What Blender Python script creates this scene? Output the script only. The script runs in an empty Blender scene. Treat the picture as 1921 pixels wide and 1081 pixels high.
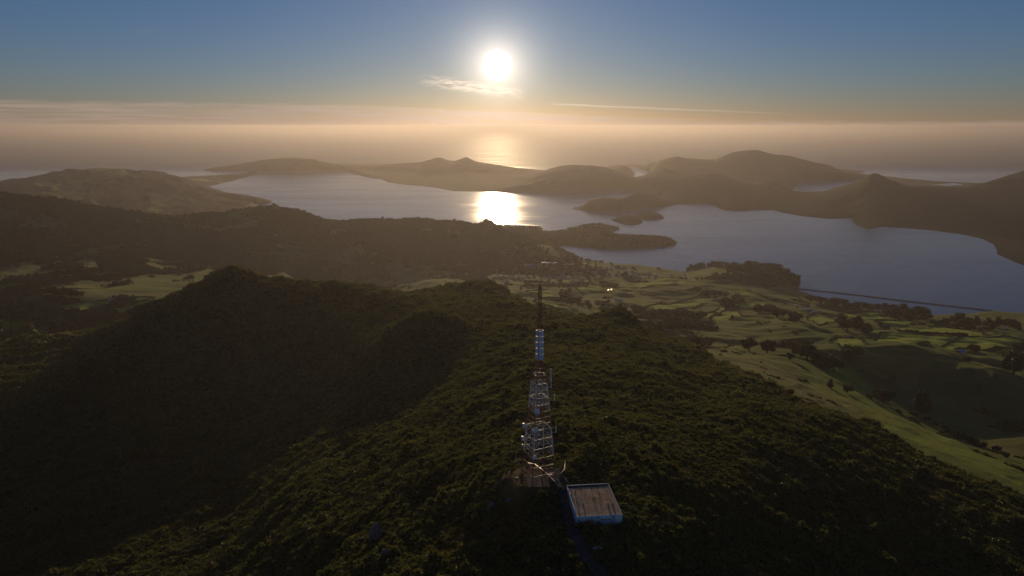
import bpy, bmesh, math, random
import numpy as np
from mathutils import Vector, Matrix

random.seed(7)
RNG = np.random.default_rng(11)
scene = bpy.context.scene
C = scene.collection

# ------------------------------------------------------------------ camera
CAM_Z = 850.0
FPX = 1283.0                     # focal length in pixels of the 1921 px wide photograph
PITCH = math.radians(13.29)      # camera looks this far below the horizon
CP, SP = math.cos(PITCH), math.sin(PITCH)
cd = bpy.data.cameras.new('camera')
cam = bpy.data.objects.new('camera', cd)
C.objects.link(cam)
cam.location = (0, 0, CAM_Z)
cam.rotation_euler = (math.pi / 2 - PITCH, 0, 0)
cd.sensor_width = 36.0
cd.lens = 36.0 * FPX / 1921.0
cd.clip_start = 1.0
cd.clip_end = 500000.0
scene.camera = cam

# ------------------------------------------------------------------ sun, sky, exposure
SUN_EL = math.radians(4.73)
SUN_AZ = math.radians(-1.17)     # measured from +Y towards +X
SUN_DIR = Vector((math.sin(SUN_AZ) * math.cos(SUN_EL), math.cos(SUN_AZ) * math.cos(SUN_EL), math.sin(SUN_EL)))
sl = bpy.data.lights.new('sun', 'SUN')
sl.energy = 5.0
sl.angle = math.radians(0.53)
sl.color = (1.0, 0.72, 0.42)
so = bpy.data.objects.new('sun', sl)
C.objects.link(so)
so.rotation_euler = (-SUN_DIR).to_track_quat('-Z', 'Y').to_euler()
so.location = (0, 2000, 3000)

world = bpy.data.worlds.new('World')
scene.world = world
world.use_nodes = True
nt = world.node_tree
nt.nodes.clear()


class NT:
    """small helper for writing node trees"""
    def __init__(s, tree): s.t = tree
    def n(s, typ, **kw):
        nd = s.t.nodes.new(typ)
        for k, v in kw.items():
            setattr(nd, k, v)
        return nd
    def l(s, a, b): s.t.links.new(a, b)
    def val(s, sock, v):
        if hasattr(v, 'is_linked') or hasattr(v, 'links'):
            s.t.links.new(v, sock)
        else:
            sock.default_value = v
    def math(s, op, a, b=0.0, c=0.0, clamp=False):
        nd = s.n('ShaderNodeMath', operation=op, use_clamp=clamp)
        s.val(nd.inputs[0], a); s.val(nd.inputs[1], b); s.val(nd.inputs[2], c)
        return nd.outputs[0]
    def vmath(s, op, a, b=(0, 0, 0)):
        nd = s.n('ShaderNodeVectorMath', operation=op)
        s.val(nd.inputs[0], a); s.val(nd.inputs[1], b)
        return nd.outputs[1] if op in ('DOT_PRODUCT', 'LENGTH') else nd.outputs[0]
    def smooth(s, x, a, b, lo=0.0, hi=1.0):
        nd = s.n('ShaderNodeMapRange', interpolation_type='SMOOTHSTEP')
        s.val(nd.inputs[0], x); s.val(nd.inputs[1], a); s.val(nd.inputs[2], b)
        s.val(nd.inputs[3], lo); s.val(nd.inputs[4], hi)
        return nd.outputs[0]
    def mix(s, f, a, b, blend='MIX'):
        nd = s.n('ShaderNodeMix', data_type='RGBA', blend_type=blend)
        s.val(nd.inputs[0], f)
        s.val(nd.inputs[6], a if hasattr(a, 'links') else (*a, 1)[:4])
        s.val(nd.inputs[7], b if hasattr(b, 'links') else (*b, 1)[:4])
        return nd.outputs[2]
    def noise(s, vec, scale, detail=3, rough=0.5, dist=0.0, dim='3D'):
        nd = s.n('ShaderNodeTexNoise', noise_dimensions=dim)
        s.val(nd.inputs['Vector'], vec)
        nd.inputs['Scale'].default_value = scale
        nd.inputs['Detail'].default_value = detail
        nd.inputs['Roughness'].default_value = rough
        nd.inputs['Distortion'].default_value = dist
        return nd.outputs[0]
    def scalecol(s, col, k):
        nd = s.n('ShaderNodeVectorMath', operation='SCALE')
        s.val(nd.inputs[0], col); s.val(nd.inputs['Scale'], k)
        return nd.outputs[0]
    def xyz(s, x, y, z):
        nd = s.n('ShaderNodeCombineXYZ')
        s.val(nd.inputs[0], x); s.val(nd.inputs[1], y); s.val(nd.inputs[2], z)
        return nd.outputs[0]


w = NT(nt)
sky = w.n('ShaderNodeTexSky', sky_type='NISHITA')
sky.sun_disc = False
sky.sun_elevation = SUN_EL
sky.sun_rotation = SUN_AZ
sky.altitude = 850.0
sky.air_density = 1.0
sky.dust_density = 0.35
sky.ozone_density = 2.0
dirv = w.vmath('NORMALIZE', w.n('ShaderNodeTexCoord').outputs['Generated'])
sep = w.n('ShaderNodeSeparateXYZ'); w.l(dirv, sep.inputs[0])
dx, dy, dz = sep.outputs
elev = w.math('MULTIPLY', w.math('ARCSINE', dz), 57.2958)
azim = w.math('MULTIPLY', w.math('ARCTAN2', dx, dy), 57.2958)
cosg = w.vmath('DOT_PRODUCT', dirv, tuple(SUN_DIR))
gam = w.math('MULTIPLY', w.math('ARCCOSINE', w.math('MINIMUM', cosg, 0.9999999)), 57.2958)   # degrees from the sun
# bright aureole that hazy air makes round a low sun, and the burnt-out disc itself
SKY_K = (0.060, 0.080, 0.132)      # air overhead is bluer,
SKY_LOW = (0.056, 0.060, 0.102)    # near the horizon dustier
aur = w.math('ADD', w.math('MULTIPLY', w.math('EXPONENT', w.math('MULTIPLY', gam, -0.72)), 3.6),
             w.math('MULTIPLY', w.math('EXPONENT', w.math('MULTIPLY', gam, -0.20)), 0.06))
disc = w.smooth(gam, 0.45, 1.25, 24.0, 0.0)
base = w.n('ShaderNodeVectorMath', operation='MULTIPLY')
w.l(sky.outputs[0], base.inputs[0])
w.l(w.mix(w.math('EXPONENT', w.math('MULTIPLY', w.math('ABSOLUTE', elev), -0.30)), SKY_K, SKY_LOW), base.inputs[1])
glow = w.n('ShaderNodeVectorMath', operation='ADD')
w.l(w.scalecol(w.xyz(1.0, 0.84, 0.66), aur), glow.inputs[0])
w.l(w.scalecol(w.xyz(1.0, 0.95, 0.86), disc), glow.inputs[1])
hz = w.math('MULTIPLY', w.math('EXPONENT', w.math('MULTIPLY', w.math('ABSOLUTE', elev), -0.42)), w.math('ADD', 0.75, w.math('MULTIPLY', w.math('EXPONENT', w.math('MULTIPLY', gam, -0.06)), 0.8)))
warm = w.scalecol(w.xyz(0.17, 0.098, 0.098), hz)
skyc = w.vmath('ADD', w.vmath('ADD', base.outputs[0], warm), glow.outputs[0])
# low cloud bank along the horizon all the way round, thin streaks of cloud above it
cvec = w.xyz(w.math('MULTIPLY', azim, 0.16), w.math('MULTIPLY', elev, 1.3), 0.0)
n1 = w.noise(cvec, 1.0, 5, 0.6)
n2 = w.noise(w.xyz(w.math('MULTIPLY', azim, 0.45), w.math('MULTIPLY', elev, 4.0), 3.0), 1.0, 6, 0.62)
top = w.math('ADD', w.smooth(azim, -20.0, 26.0, 1.78, 0.42), w.math('MULTIPLY', w.math('SUBTRACT', n2, 0.5), 0.55))
below = w.smooth(w.math('SUBTRACT', top, elev), -0.04, 0.30)
n4 = w.noise(w.xyz(w.math('MULTIPLY', azim, 0.22), w.math('MULTIPLY', elev, 7.0), 5.0), 1.0, 6, 0.66, 0.3)
body = w.math('MULTIPLY', below, w.math('MULTIPLY', w.smooth(n1, 0.30, 0.65, 0.55, 0.95), w.smooth(n4, 0.34, 0.60, 0.35, 1.0)))
lit = w.math('ADD', 1.0, w.math('MULTIPLY', w.math('EXPONENT', w.math('MULTIPLY', gam, -0.13)), 3.0))
rim = w.math('MULTIPLY', w.smooth(w.math('ABSOLUTE', w.math('SUBTRACT', w.math('SUBTRACT', top, elev), 0.10)), 0.0, 0.12, 1.0, 0.0), 0.10)
low = w.smooth(elev, 0.05, 0.22, 1.35, 1.0)
bank = w.scalecol(w.xyz(0.82, 0.63, 0.50), w.math('MULTIPLY', w.math('MULTIPLY', lit, w.math('ADD', 0.86, rim)), low))
mx = w.n('ShaderNodeMix', data_type='RGBA'); w.l(body, mx.inputs[0]); w.l(skyc, mx.inputs[6]); w.l(bank, mx.inputs[7])
# streak to the right and wisps by the sun
sl1 = w.math('SUBTRACT', elev, w.math('SUBTRACT', 1.92, w.math('MULTIPLY', azim, 0.046)))
st1 = w.math('MULTIPLY', w.smooth(w.math('ABSOLUTE', w.math('ADD', sl1, w.math('MULTIPLY', w.math('SUBTRACT', n2, 0.5), 0.12))), 0.0, 0.10, 1.0, 0.0),
             w.math('MULTIPLY', w.smooth(azim, 2.2, 5.0), w.smooth(azim, 12.0, 24.0, 1.0, 0.0)))
n3 = w.noise(w.xyz(w.math('MULTIPLY', azim, 0.75), w.math('MULTIPLY', elev, 4.5), 8.0), 1.0, 6, 0.65, 0.4)
wl = w.math('SUBTRACT', elev, w.math('SUBTRACT', 2.80, w.math('MULTIPLY', w.math('ADD', azim, 1.0), 0.13)))
wm = w.math('MULTIPLY', w.smooth(w.math('ABSOLUTE', wl), 0.10, 0.62, 1.0, 0.0),
            w.math('MULTIPLY', w.smooth(azim, -8.2, -4.5), w.smooth(azim, -0.4, 1.4, 1.0, 0.0)))
wisp = w.math('MULTIPLY', wm, w.smooth(n3, 0.40, 0.56))
veil = w.math('MULTIPLY', w.smooth(n1, 0.60, 0.85), w.math('MULTIPLY', w.smooth(elev, 1.0, 4.0, 0.0, 0.10), w.smooth(elev, 8.0, 20.0, 1.0, 0.0)))
cover = w.math('ADD', w.math('MULTIPLY', st1, 0.8), w.math('ADD', w.math('MULTIPLY', wisp, 0.9), veil), clamp=True)
mx2 = w.n('ShaderNodeMix', data_type='RGBA'); w.l(cover, mx2.inputs[0]); w.l(mx.outputs[2], mx2.inputs[6])
w.l(w.scalecol(w.xyz(0.80, 0.64, 0.50), lit), mx2.inputs[7])
SKY_OUT = mx2.outputs[2]
bg = w.n('ShaderNodeBackground')
wo = w.n('ShaderNodeOutputWorld')
w.l(SKY_OUT, bg.inputs[0])
bg.inputs[1].default_value = 1.0
w.l(bg.outputs[0], wo.inputs[0])

scene.view_settings.view_transform = 'Standard'
scene.view_settings.look = 'None'
scene.view_settings.gamma = 1.0
scene.view_settings.exposure = -1.0
scene.view_settings.use_curve_mapping = False
cy = scene.cycles
cy.use_denoising = True
cy.max_bounces = 4
cy.diffuse_bounces = 2
cy.glossy_bounces = 2
cy.transmission_bounces = 2
cy.transparent_max_bounces = 4
cy.volume_bounces = 0
cy.sample_clamp_indirect = 4.0
cy.caustics_reflective = False
cy.caustics_refractive = False

# ------------------------------------------------------------------ photograph geometry helpers
def ray(px, py):
    u = (px - 960.5) / FPX
    v = (540.5 - py) / FPX
    return np.array([u, CP + SP * v, -SP + CP * v])

def at_depth(px, py, Y):
    r = ray(px, py)
    k = Y / r[1]
    return (r[0] * k, Y, CAM_Z + r[2] * k)

def at_sea(px, py):
    r = ray(px, py)
    k = -CAM_Z / r[2]
    return (r[0] * k, r[1] * k)

def flat_xy(px, Y):                      # horizontal position seen in column px at distance Y
    return ((px - 960.5) / FPX * Y / CP, Y)


# ------------------------------------------------------------------ vectorised gradient noise
_perm = np.random.default_rng(5).permutation(256)
_perm = np.concatenate([_perm, _perm, _perm])
_ga = np.random.default_rng(6).random(256) * 2 * np.pi
_gx, _gy = np.cos(_ga), np.sin(_ga)

def pnoise(x, y):
    xi = np.floor(x).astype(np.int64); yi = np.floor(y).astype(np.int64)
    xf = x - xi; yf = y - yi
    xi &= 255; yi &= 255
    u = xf * xf * xf * (xf * (xf * 6 - 15) + 10)
    v = yf * yf * yf * (yf * (yf * 6 - 15) + 10)
    def g(ix, iy, fx, fy):
        h = _perm[_perm[ix & 255] + (iy & 255)]
        return _gx[h] * fx + _gy[h] * fy
    a = g(xi, yi, xf, yf); b = g(xi + 1, yi, xf - 1, yf)
    c = g(xi, yi + 1, xf, yf - 1); d = g(xi + 1, yi + 1, xf - 1, yf - 1)
    return (a + u * (b - a)) * (1 - v) + (c + u * (d - c)) * v

def fbm(x, y, wl, octaves=4, gain=0.5, ridged=False, off=0.0):
    s = np.zeros_like(x); amp = 1.0; tot = 0.0
    for o in range(octaves):
        n = pnoise(x / wl + 17.3 * o + off, y / wl - 9.1 * o + off * 1.7)
        if ridged:
            n = 0.5 - np.abs(n) * 1.6
        s += n * amp; tot += amp
        amp *= gain; wl *= 0.5
    return s / tot * 1.5

# ------------------------------------------------------------------ spot heights (pixel column, pixel row, distance)
SPOTS = []
def spots(*pts):
    for p in pts:
        SPOTS.append(at_depth(*p))

def zpt(px, Y, z):
    x, y = flat_xy(px, Y)
    SPOTS.append((x, y, z))

def crest(pts, step=24, back=None):
    """a skyline: the pixels of its edge at the distance given, and ground falling away behind it"""
    for (a, b) in zip(pts[:-1], pts[1:]):
        n = max(1, int(abs(b[0] - a[0]) / step))
        for i in range(n):
            t = i / n
            q = [a[k] + (b[k] - a[k]) * t for k in range(3)]
            P = at_depth(*q); SPOTS.append(P)
            if back:
                for (rat, drop, lo) in back:
                    s = rat
                    SPOTS.append((P[0] * s, P[1] * s, max(lo, P[2] - drop)))
    SPOTS.append(at_depth(*pts[-1]))

# summit, tower and building
for (x_, y_, z_) in ((14, 321, 674), (14, 305, 673.5), (30, 300, 671), (40, 285, 668.5), (22, 290, 669), (50, 300, 668.5), (40, 262, 667.5), (16, 340, 671), (-4, 322, 671.5), (30, 325, 671), (46, 322, 667), (46, 340, 664), (62, 315, 663.5), (62, 295, 664.5), (30, 350, 667)):
    SPOTS.append((x_, y_, z_))
spots((700, 1080, 295), (960, 1080, 264), (1120, 1080, 252), (1300, 1080, 275), (1600, 1080, 340), (1921, 1080, 420),
      (430, 1080, 440), (200, 1080, 500), (0, 1080, 525), (-200, 1080, 560), (2150, 1080, 480),
      (560, 1000, 415), (700, 1000, 362), (850, 1000, 322), (950, 950, 311), (1400, 1000, 332), (1250, 1000, 292), (1600, 1000, 396), (1800, 1000, 460),
      (200, 1000, 600), (0, 980, 640), (430, 950, 625), (320, 950, 640),
      (560, 900, 560), (700, 900, 462), (850, 900, 385), (1200, 900, 345), (1400, 900, 400), (1600, 900, 480), (1800, 950, 510), (1921, 930, 600),
      (850, 850, 440), (780, 850, 480), (940, 830, 418), (940, 880, 350), (1100, 850, 360), (700, 850, 540), (620, 850, 640),
      (430, 850, 765), (200, 850, 800), (0, 850, 800), (-200, 850, 850),
      (1000, 800, 420), (1200, 800, 450), (1400, 800, 520), (1560, 790, 660), (1640, 800, 720),
      (880, 745, 640), (900, 770, 540), (860, 760, 600), (930, 780, 490), (840, 800, 560), (760, 800, 610),
      (800, 720, 775), (700, 800, 650), (700, 740, 800), (600, 760, 880), (430, 700, 1110), (560, 700, 1050), (300, 700, 1120), (100, 700, 1150), (-100, 700, 1200),
      (1000, 700, 640), (1200, 700, 660), (1400, 720, 760), (950, 720, 640), (1100, 740, 560), (1300, 760, 600),
      (1000, 640, 850), (1100, 650, 850), (1200, 650, 900), (1300, 690, 900), (920, 640, 850), (940, 600, 1050),
      (430, 600, 1215), (560, 600, 1190), (660, 620, 1100), (300, 640, 1290), (200, 680, 1230), (650, 570, 1260))
crest([(735, 610, 965), (760, 600, 955), (800, 590, 950), (840, 596, 945), (868, 610, 935), (880, 635, 925)], 20, [(1.10, 36, 0)])
spots((800, 650, 895), (850, 660, 880), (750, 660, 890))
crest([(-250, 655, 1560), (0, 634, 1520), (90, 629, 1500), (190, 615, 1480), (240, 595, 1440), (270, 580, 1420), (300, 567, 1400), (360, 540, 1360), (400, 520, 1320),
       (430, 513, 1300), (460, 517, 1305), (500, 530, 1330), (560, 535, 1370), (640, 533, 1400), (700, 541, 1370), (760, 553, 1320)], 24, [(1.10, 60, 0), (1.28, 170, 60)])
crest([(800, 549, 1560), (850, 545, 1600), (905, 537, 1620), (935, 545, 1560), (970, 565, 1380), (1000, 580, 1260), (1040, 594, 1190), (1100, 601, 1150), (1145, 601, 1140), (1165, 597, 1140), (1182, 612, 1140), (1215, 630, 1150), (1250, 641, 1180), (1290, 646, 1200)],
      24, [(1.12, 60, 0), (1.3, 150, 60)])
# pasture spur on the right and the gully beyond it
spots((1330, 665, 1130), (1380, 655, 1250), (1430, 705, 930), (1480, 740, 860), (1560, 770, 830), (1620, 790, 800), (1720, 850, 700), (1830, 895, 640),
      (1400, 668, 1220), (1480, 665, 1330), (1450, 690, 1080), (1550, 720, 1080), (1620, 745, 1080), (1700, 790, 960), (1800, 830, 880), (1921, 880, 790),
      (1560, 690, 1320), (1650, 745, 1340), (1750, 790, 1240), (1850, 830, 1130), (1921, 850, 1060), (2100, 900, 950),
      (1600, 690, 1440), (1700, 715, 1420), (1800, 760, 1330), (1900, 790, 1230))
crest([(1500, 662, 1450), (1560, 655, 1510), (1610, 650, 1540), (1660, 650, 1570), (1720, 656, 1570), (1770, 672, 1530), (1810, 688, 1480), (1860, 702, 1420), (1921, 722, 1370), (2100, 770, 1250)], 30, [(1.10, 30, 0)])
# right-hand farmland down to the harbour
spots((1560, 625, 1950), (1650, 640, 1900), (1750, 650, 1850), (1850, 660, 1850), (1921, 670, 1800), (2150, 700, 1750), (1640, 610, 2400), (1760, 620, 2300), (1880, 625, 2300),
      (1600, 592, 2880), (1720, 603, 2800), (1850, 603, 2830), (1921, 600, 2880), (1540, 600, 2450), (1480, 600, 2150),
      (1250, 640, 1700), (1350, 640, 1720), (1420, 635, 1800), (1480, 640, 1720), (1200, 612, 1900), (1300, 612, 2000), (1400, 600, 2200), (1100, 585, 2150), (1000, 560, 2350),
      (1200, 575, 2600), (1300, 575, 2600), (1120, 550, 2980), (1230, 545, 3120), (1340, 545, 3100), (1440, 560, 2980), (1520, 570, 3080), (1000, 530, 3280), (1100, 525, 3480), (1200, 520, 3650), (1300, 525, 3520), (1400, 535, 3350),
      (900, 530, 3200), (800, 530, 2900), (900, 510, 3700), (1000, 505, 3950))
crest([(1290, 506, 3980), (1340, 500, 3960), (1400, 500, 3940), (1440, 505, 3900), (1485, 519, 3760)], 30, [(1.03, 25, 5)])
# left-hand valley with fields
spots((-200, 600, 1850), (0, 612, 1780), (60, 605, 1850), (140, 590, 1980), (200, 575, 2100), (260, 570, 2120), (100, 560, 2200), (0, 570, 2100), (200, 545, 2380), (300, 548, 2350), (100, 530, 2550), (0, 540, 2420), (300, 530, 2560), (370, 535, 2500),
      (0, 505, 2850), (100, 505, 2850), (200, 515, 2780), (300, 510, 2950), (400, 510, 3050), (500, 510, 3300), (620, 512, 3700), (720, 515, 3700), (-200, 520, 2700))
# the dark wooded ridge across the middle
crest([(-300, 345, 4100), (0, 362, 4200), (60, 368, 4250), (130, 378, 4300), (200, 392, 4350), (260, 403, 4400), (330, 409, 4450), (400, 403, 4550), (450, 399, 4650), (510, 390, 4700), (560, 397, 4700), (610, 410, 4700), (680, 416, 4750), (740, 416, 4850), (800, 413, 4900), (850, 414, 4950), (900, 424, 4900), (940, 433, 4800), (990, 446, 4700), (1040, 465, 4550), (1085, 484, 4350)],
      30, [(1.08, 80, 4), (1.16, 170, 3)])
spots((0, 450, 3500), (100, 460, 3500), (200, 470, 3450), (300, 480, 3450), (400, 480, 3600), (500, 480, 3750), (600, 490, 3850), (700, 490, 3900), (800, 490, 3950), (900, 485, 4050), (1000, 488, 4150), (0, 410, 3850), (150, 425, 3900), (300, 445, 3950), (450, 440, 4150), (600, 450, 4200), (750, 450, 4350), (880, 455, 4400))
# port, and the low wooded points beyond
zpt(960, 5500, 14); zpt(1000, 5600, 8); zpt(1060, 5300, 14); zpt(930, 5800, 10); zpt(880, 5750, 12); zpt(840, 5700, 14)
crest([(906, 416, 5750), (916, 414, 5750), (926, 417, 5750)], 5)
crest([(1050, 435, 5500), (1075, 427, 5650), (1105, 421, 5700), (1130, 422, 5720), (1148, 427, 5720)], 14, [(1.03, 25, 1)])
crest([(1120, 446, 5250), (1160, 443, 5250), (1210, 443, 5250), (1250, 446, 5200), (1262, 452, 5180)], 20, [(1.025, 20, 1)])
# hills up the left coast
crest([(-300, 350, 8000), (0, 341, 8300), (60, 331, 8500), (130, 318, 8800), (170, 317, 8900), (232, 314, 9000), (270, 318, 9000), (300, 323, 9000), (340, 331, 9000), (370, 343, 8900), (400, 352, 8750), (440, 364, 8000), (500, 372, 7900)],
      24, [(1.08, 90, 3), (1.18, 260, 2)])
spots((100, 345, 7600), (200, 340, 7900), (300, 350, 7900), (330, 368, 7300), (380, 375, 7300), (200, 370, 6900), (100, 365, 6800), (0, 365, 6800), (250, 385, 6400), (350, 390, 6600), (60, 380, 6000), (420, 385, 7000), (150, 332, 8300), (250, 328, 8500))
zpt(440, 11500, 3); zpt(400, 11800, 4); zpt(470, 12600, 3); zpt(360, 11500, 5)
# the peninsula across the harbour
crest([(384, 317, 14000), (400, 314, 14000), (440, 310, 14100), (490, 300, 14200), (545, 296, 14300), (590, 300, 14200), (620, 307, 14000), (650, 310, 14200), (700, 311, 14300), (760, 306, 14400), (785, 305, 14400), (800, 303, 14400), (822, 298, 14300), (838, 302, 14300), (856, 303, 14300), (875, 298, 14200), (890, 303, 14200), (920, 308, 14100), (960, 314, 13900), (1000, 318, 13200), (1030, 318, 10900), (1050, 313, 10700), (1075, 310, 10600), (1110, 311, 10600), (1135, 315, 10600), (1160, 324, 10500), (1190, 333, 10400), (1215, 328, 10300), (1245, 319, 10200), (1265, 322, 10100), (1300, 325, 9900), (1340, 327, 9600), (1385, 339, 9400), (1410, 345, 9300), (1440, 341, 9200), (1460, 345, 9100), (1490, 359, 9000), (1545, 360, 8700), (1570, 352, 8500), (1600, 344, 8200), (1620, 337, 7950), (1632, 331, 7800), (1642, 330, 7750), (1655, 333, 7750), (1680, 343, 7800), (1700, 350, 7900), (1760, 352, 7900), (1800, 353, 8000), (1830, 348, 8200), (1870, 336, 8500), (1921, 321, 8900), (2050, 300, 9000), (2300, 300, 9000)],
      16, [(1.06, 60, 4), (1.13, 170, 2)])
spots((850, 340, 10700), (900, 345, 10300), (960, 340, 10700), (900, 325, 12300), (800, 325, 12600), (950, 328, 12000), (700, 322, 13300), (1700, 380, 7000), (1800, 390, 6800), (1900, 400, 6700), (1600, 380, 7200), (1500, 385, 7300), (1400, 370, 8000), (1800, 420, 6000), (1921, 440, 5500), (1720, 410, 6300), (2200, 430, 5600), (1921, 370, 7400), (1850, 370, 7400))
crest([(1178, 306, 13600), (1230, 301, 13300), (1270, 296, 13000), (1290, 299, 12900), (1340, 300, 12700), (1355, 294, 12600), (1372, 287, 12500), (1410, 282, 12500), (1425, 283, 12500), (1450, 290, 12400), (1480, 292, 12300), (1510, 301, 12200), (1540, 308, 12100), (1558, 312, 12000), (1575, 320, 11900), (1600, 325, 11800)], 14, [(1.05, 60, 3), (1.1, 180, 2)])
crest([(1090, 389, 7500), (1105, 373, 7450), (1130, 371, 7450), (1165, 372, 7450), (1185, 366, 7500), (1205, 363, 7550), (1230, 367, 7550), (1270, 371, 7600), (1300, 372, 7800)], 16, [(1.035, 50, 1)])
crest([(1152, 415, 6280), (1168, 409, 6260), (1185, 409, 6260), (1200, 416, 6260)], 6)
crest([(1190, 406, 6480), (1202, 401, 6500), (1222, 402, 6500), (1240, 408, 6460)], 6)

SP_A = np.array(SPOTS)
def warp(x, y):
    d = np.hypot(x, y)
    return np.stack([np.arctan2(x, y), np.log(d) * 0.36], -1)
_P = warp(SP_A[:, 0], SP_A[:, 1])
_key = np.round(_P / 0.0035).astype(int)
_, _ui = np.unique(_key, axis=0, return_index=True)
_P = _P[_ui]; _Z = SP_A[_ui, 2]
_c2 = 0.0035 ** 2
_K = np.sqrt(((_P[:, None, :] - _P[None, :, :]) ** 2).sum(-1) + _c2)
_n = len(_P)
_A = np.zeros((_n + 1, _n + 1)); _A[:_n, :_n] = _K - np.eye(_n) * 0.0008; _A[:_n, _n] = 1; _A[_n, :_n] = 1
_W = np.linalg.solve(_A, np.concatenate([_Z, [0]]))

def rbf(x, y):
    out = np.empty(x.size)
    Q = warp(x.ravel(), y.ravel()).astype(np.float32)
    P32 = _P.astype(np.float32); W32 = _W.astype(np.float32)
    for i in range(0, len(Q), 40000):
        q = Q[i:i + 40000]
        d2 = (q[:, 0:1] - P32[None, :, 0]) ** 2 + (q[:, 1:2] - P32[None, :, 1]) ** 2 + np.float32(_c2)
        out[i:i + 40000] = np.sqrt(d2) @ W32[:_n] + _W[_n]
    return out.reshape(x.shape)

# ------------------------------------------------------------------ coastlines (pixels at sea level, or column + distance where hidden)
def coast(*pts):
    out = []
    for p in pts:
        if p[0] == 'd': out.append(flat_xy(p[1], p[2]))
        elif p[0] == 'w': out.append((p[1], p[2]))
        else: out.append(at_sea(*p))
    return np.array(out)

MAIN = coast(('w', 8000, 1800), ('d', 2300, 2900), (1921, 588), (1860, 583), (1790, 592), (1730, 596), (1690, 590), (1640, 585), (1600, 576), (1560, 566), (1515, 555), (1488, 545), (1502, 536), (1500, 520), (1460, 512), (1400, 507), (1330, 508), (1290, 513), (1250, 508), (1210, 503), (1150, 498), (1100, 493), (1082, 484), (1046, 464), (1058, 461), (1090, 464), (1130, 468), (1200, 466), (1266, 462), (1272, 453), (1255, 445), (1215, 442), (1165, 440), (1148, 438), (1162, 430), (1157, 426), (1110, 424), (1080, 427), (1062, 432), (1042, 434), (1016, 433), (1018, 428), (1000, 423), (955, 421), (930, 420), (890, 419), (800, 420), (740, 421), (680, 420), (610, 416), (560, 404), (520, 395), (480, 387), (440, 384), (432, 382), (480, 383), (507, 381), (510, 377), (490, 372), (445, 367), (440, 364), (418, 359), (400, 353), (394, 350), (410, 346), (432, 341), (460, 333), (487, 326), (480, 324.5), (440, 327), (400, 329), (350, 331), ('d', 330, 11200), ('d', 232, 10800), ('d', 0, 10000), ('d', -500, 9500), ('w', -20000, 6000), ('w', -20000, -3000), ('w', 8000, -3000))
PENIN = coast((379, 319.5), (400, 322), (460, 321), (540, 322), (600, 321.5), (648, 322), (665, 327), (690, 333), (715, 336), (727, 343), (760, 347), (800, 350), (815, 352), (850, 359), (900, 360), (975, 360), (1080, 357.5), (1130, 356.5), (1150, 355), (1180, 358), (1210, 362), (1235, 364), (1240, 367), ('d', 1215, 7800), (1150, 379), (1100, 384), (1071, 391), (1080, 394), (1130, 394.5), (1172, 396), (1195, 392), (1240, 387), (1285, 381), (1330, 380), (1352, 392), (1375, 396), (1400, 395), (1450, 393), (1470, 399), (1500, 405), (1560, 411), (1596, 409), (1600, 418), (1628, 432), (1650, 425), (1740, 432), (1800, 440), (1840, 448), (1868, 460), (1866, 476), (1921, 498), ('d', 2300, 4000), ('w', 20000, 4000), ('w', 20000, 15000), ('d', 2200, 13000), (1921, 346), (1830, 343.5), (1790, 342), (1760, 340), (1700, 335), (1650, 329), (1615, 325.5), ('d', 1600, 13500), ('d', 1560, 14200), ('d', 1410, 14500), ('d', 1290, 14600), (1172, 308), (1178, 312), (1200, 317), (1222, 322), (1216, 328), (1198, 333), (1180, 334), (1193, 327), (1180, 320), (1150, 315), (1125, 314), ('d', 1110, 12800), ('d', 1030, 13600), ('d', 960, 14900), ('d', 822, 16200), ('d', 650, 16300), ('d', 545, 16300), ('d', 440, 15200))
INLET = coast((1487, 358), (1495, 348), (1510, 341), (1560, 339), (1612, 339), (1606, 345), (1575, 352), (1545, 362), (1500, 362))
LAGOON = coast((1745, 346.5), (1790, 343.5), (1805, 347), (1780, 349))
ISL_A = coast((1146, 413), (1160, 408), (1180, 404), (1202, 410), (1206, 418), (1195, 422), (1170, 421))
ISL_B = coast((1188, 405), (1205, 399), (1230, 399), (1244, 404), (1246, 411), (1225, 412), (1195, 412))

def sdist(poly, x, y, jit):
    """signed distance to a polygon, positive inside"""
    a = poly; b = np.roll(poly, -1, 0)
    d2 = np.full(x.shape, 1e18); ins = np.zeros(x.shape, bool)
    for (x0, y0), (x1, y1) in zip(a, b):
        ex, ey = x1 - x0, y1 - y0
        t = np.clip(((x - x0) * ex + (y - y0) * ey) / (ex * ex + ey * ey + 1e-9), 0, 1)
        d2 = np.minimum(d2, (x - x0 - t * ex) ** 2 + (y - y0 - t * ey) ** 2)
        if y0 != y1:
            c = ((y0 > y) != (y1 > y)) & (x < ex * (y - y0) / ey + x0)
            ins ^= c
    return np.where(ins, 1, -1) * np.sqrt(d2) + jit

def inpoly(poly, x, y):
    ins = np.zeros(np.shape(x), bool)
    for (x0, y0), (x1, y1) in zip(poly, np.roll(poly, -1, 0)):
        if y0 != y1:
            ins ^= ((y0 > y) != (y1 > y)) & (x < (x1 - x0) * (y - y0) / (y1 - y0) + x0)
    return ins

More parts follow.
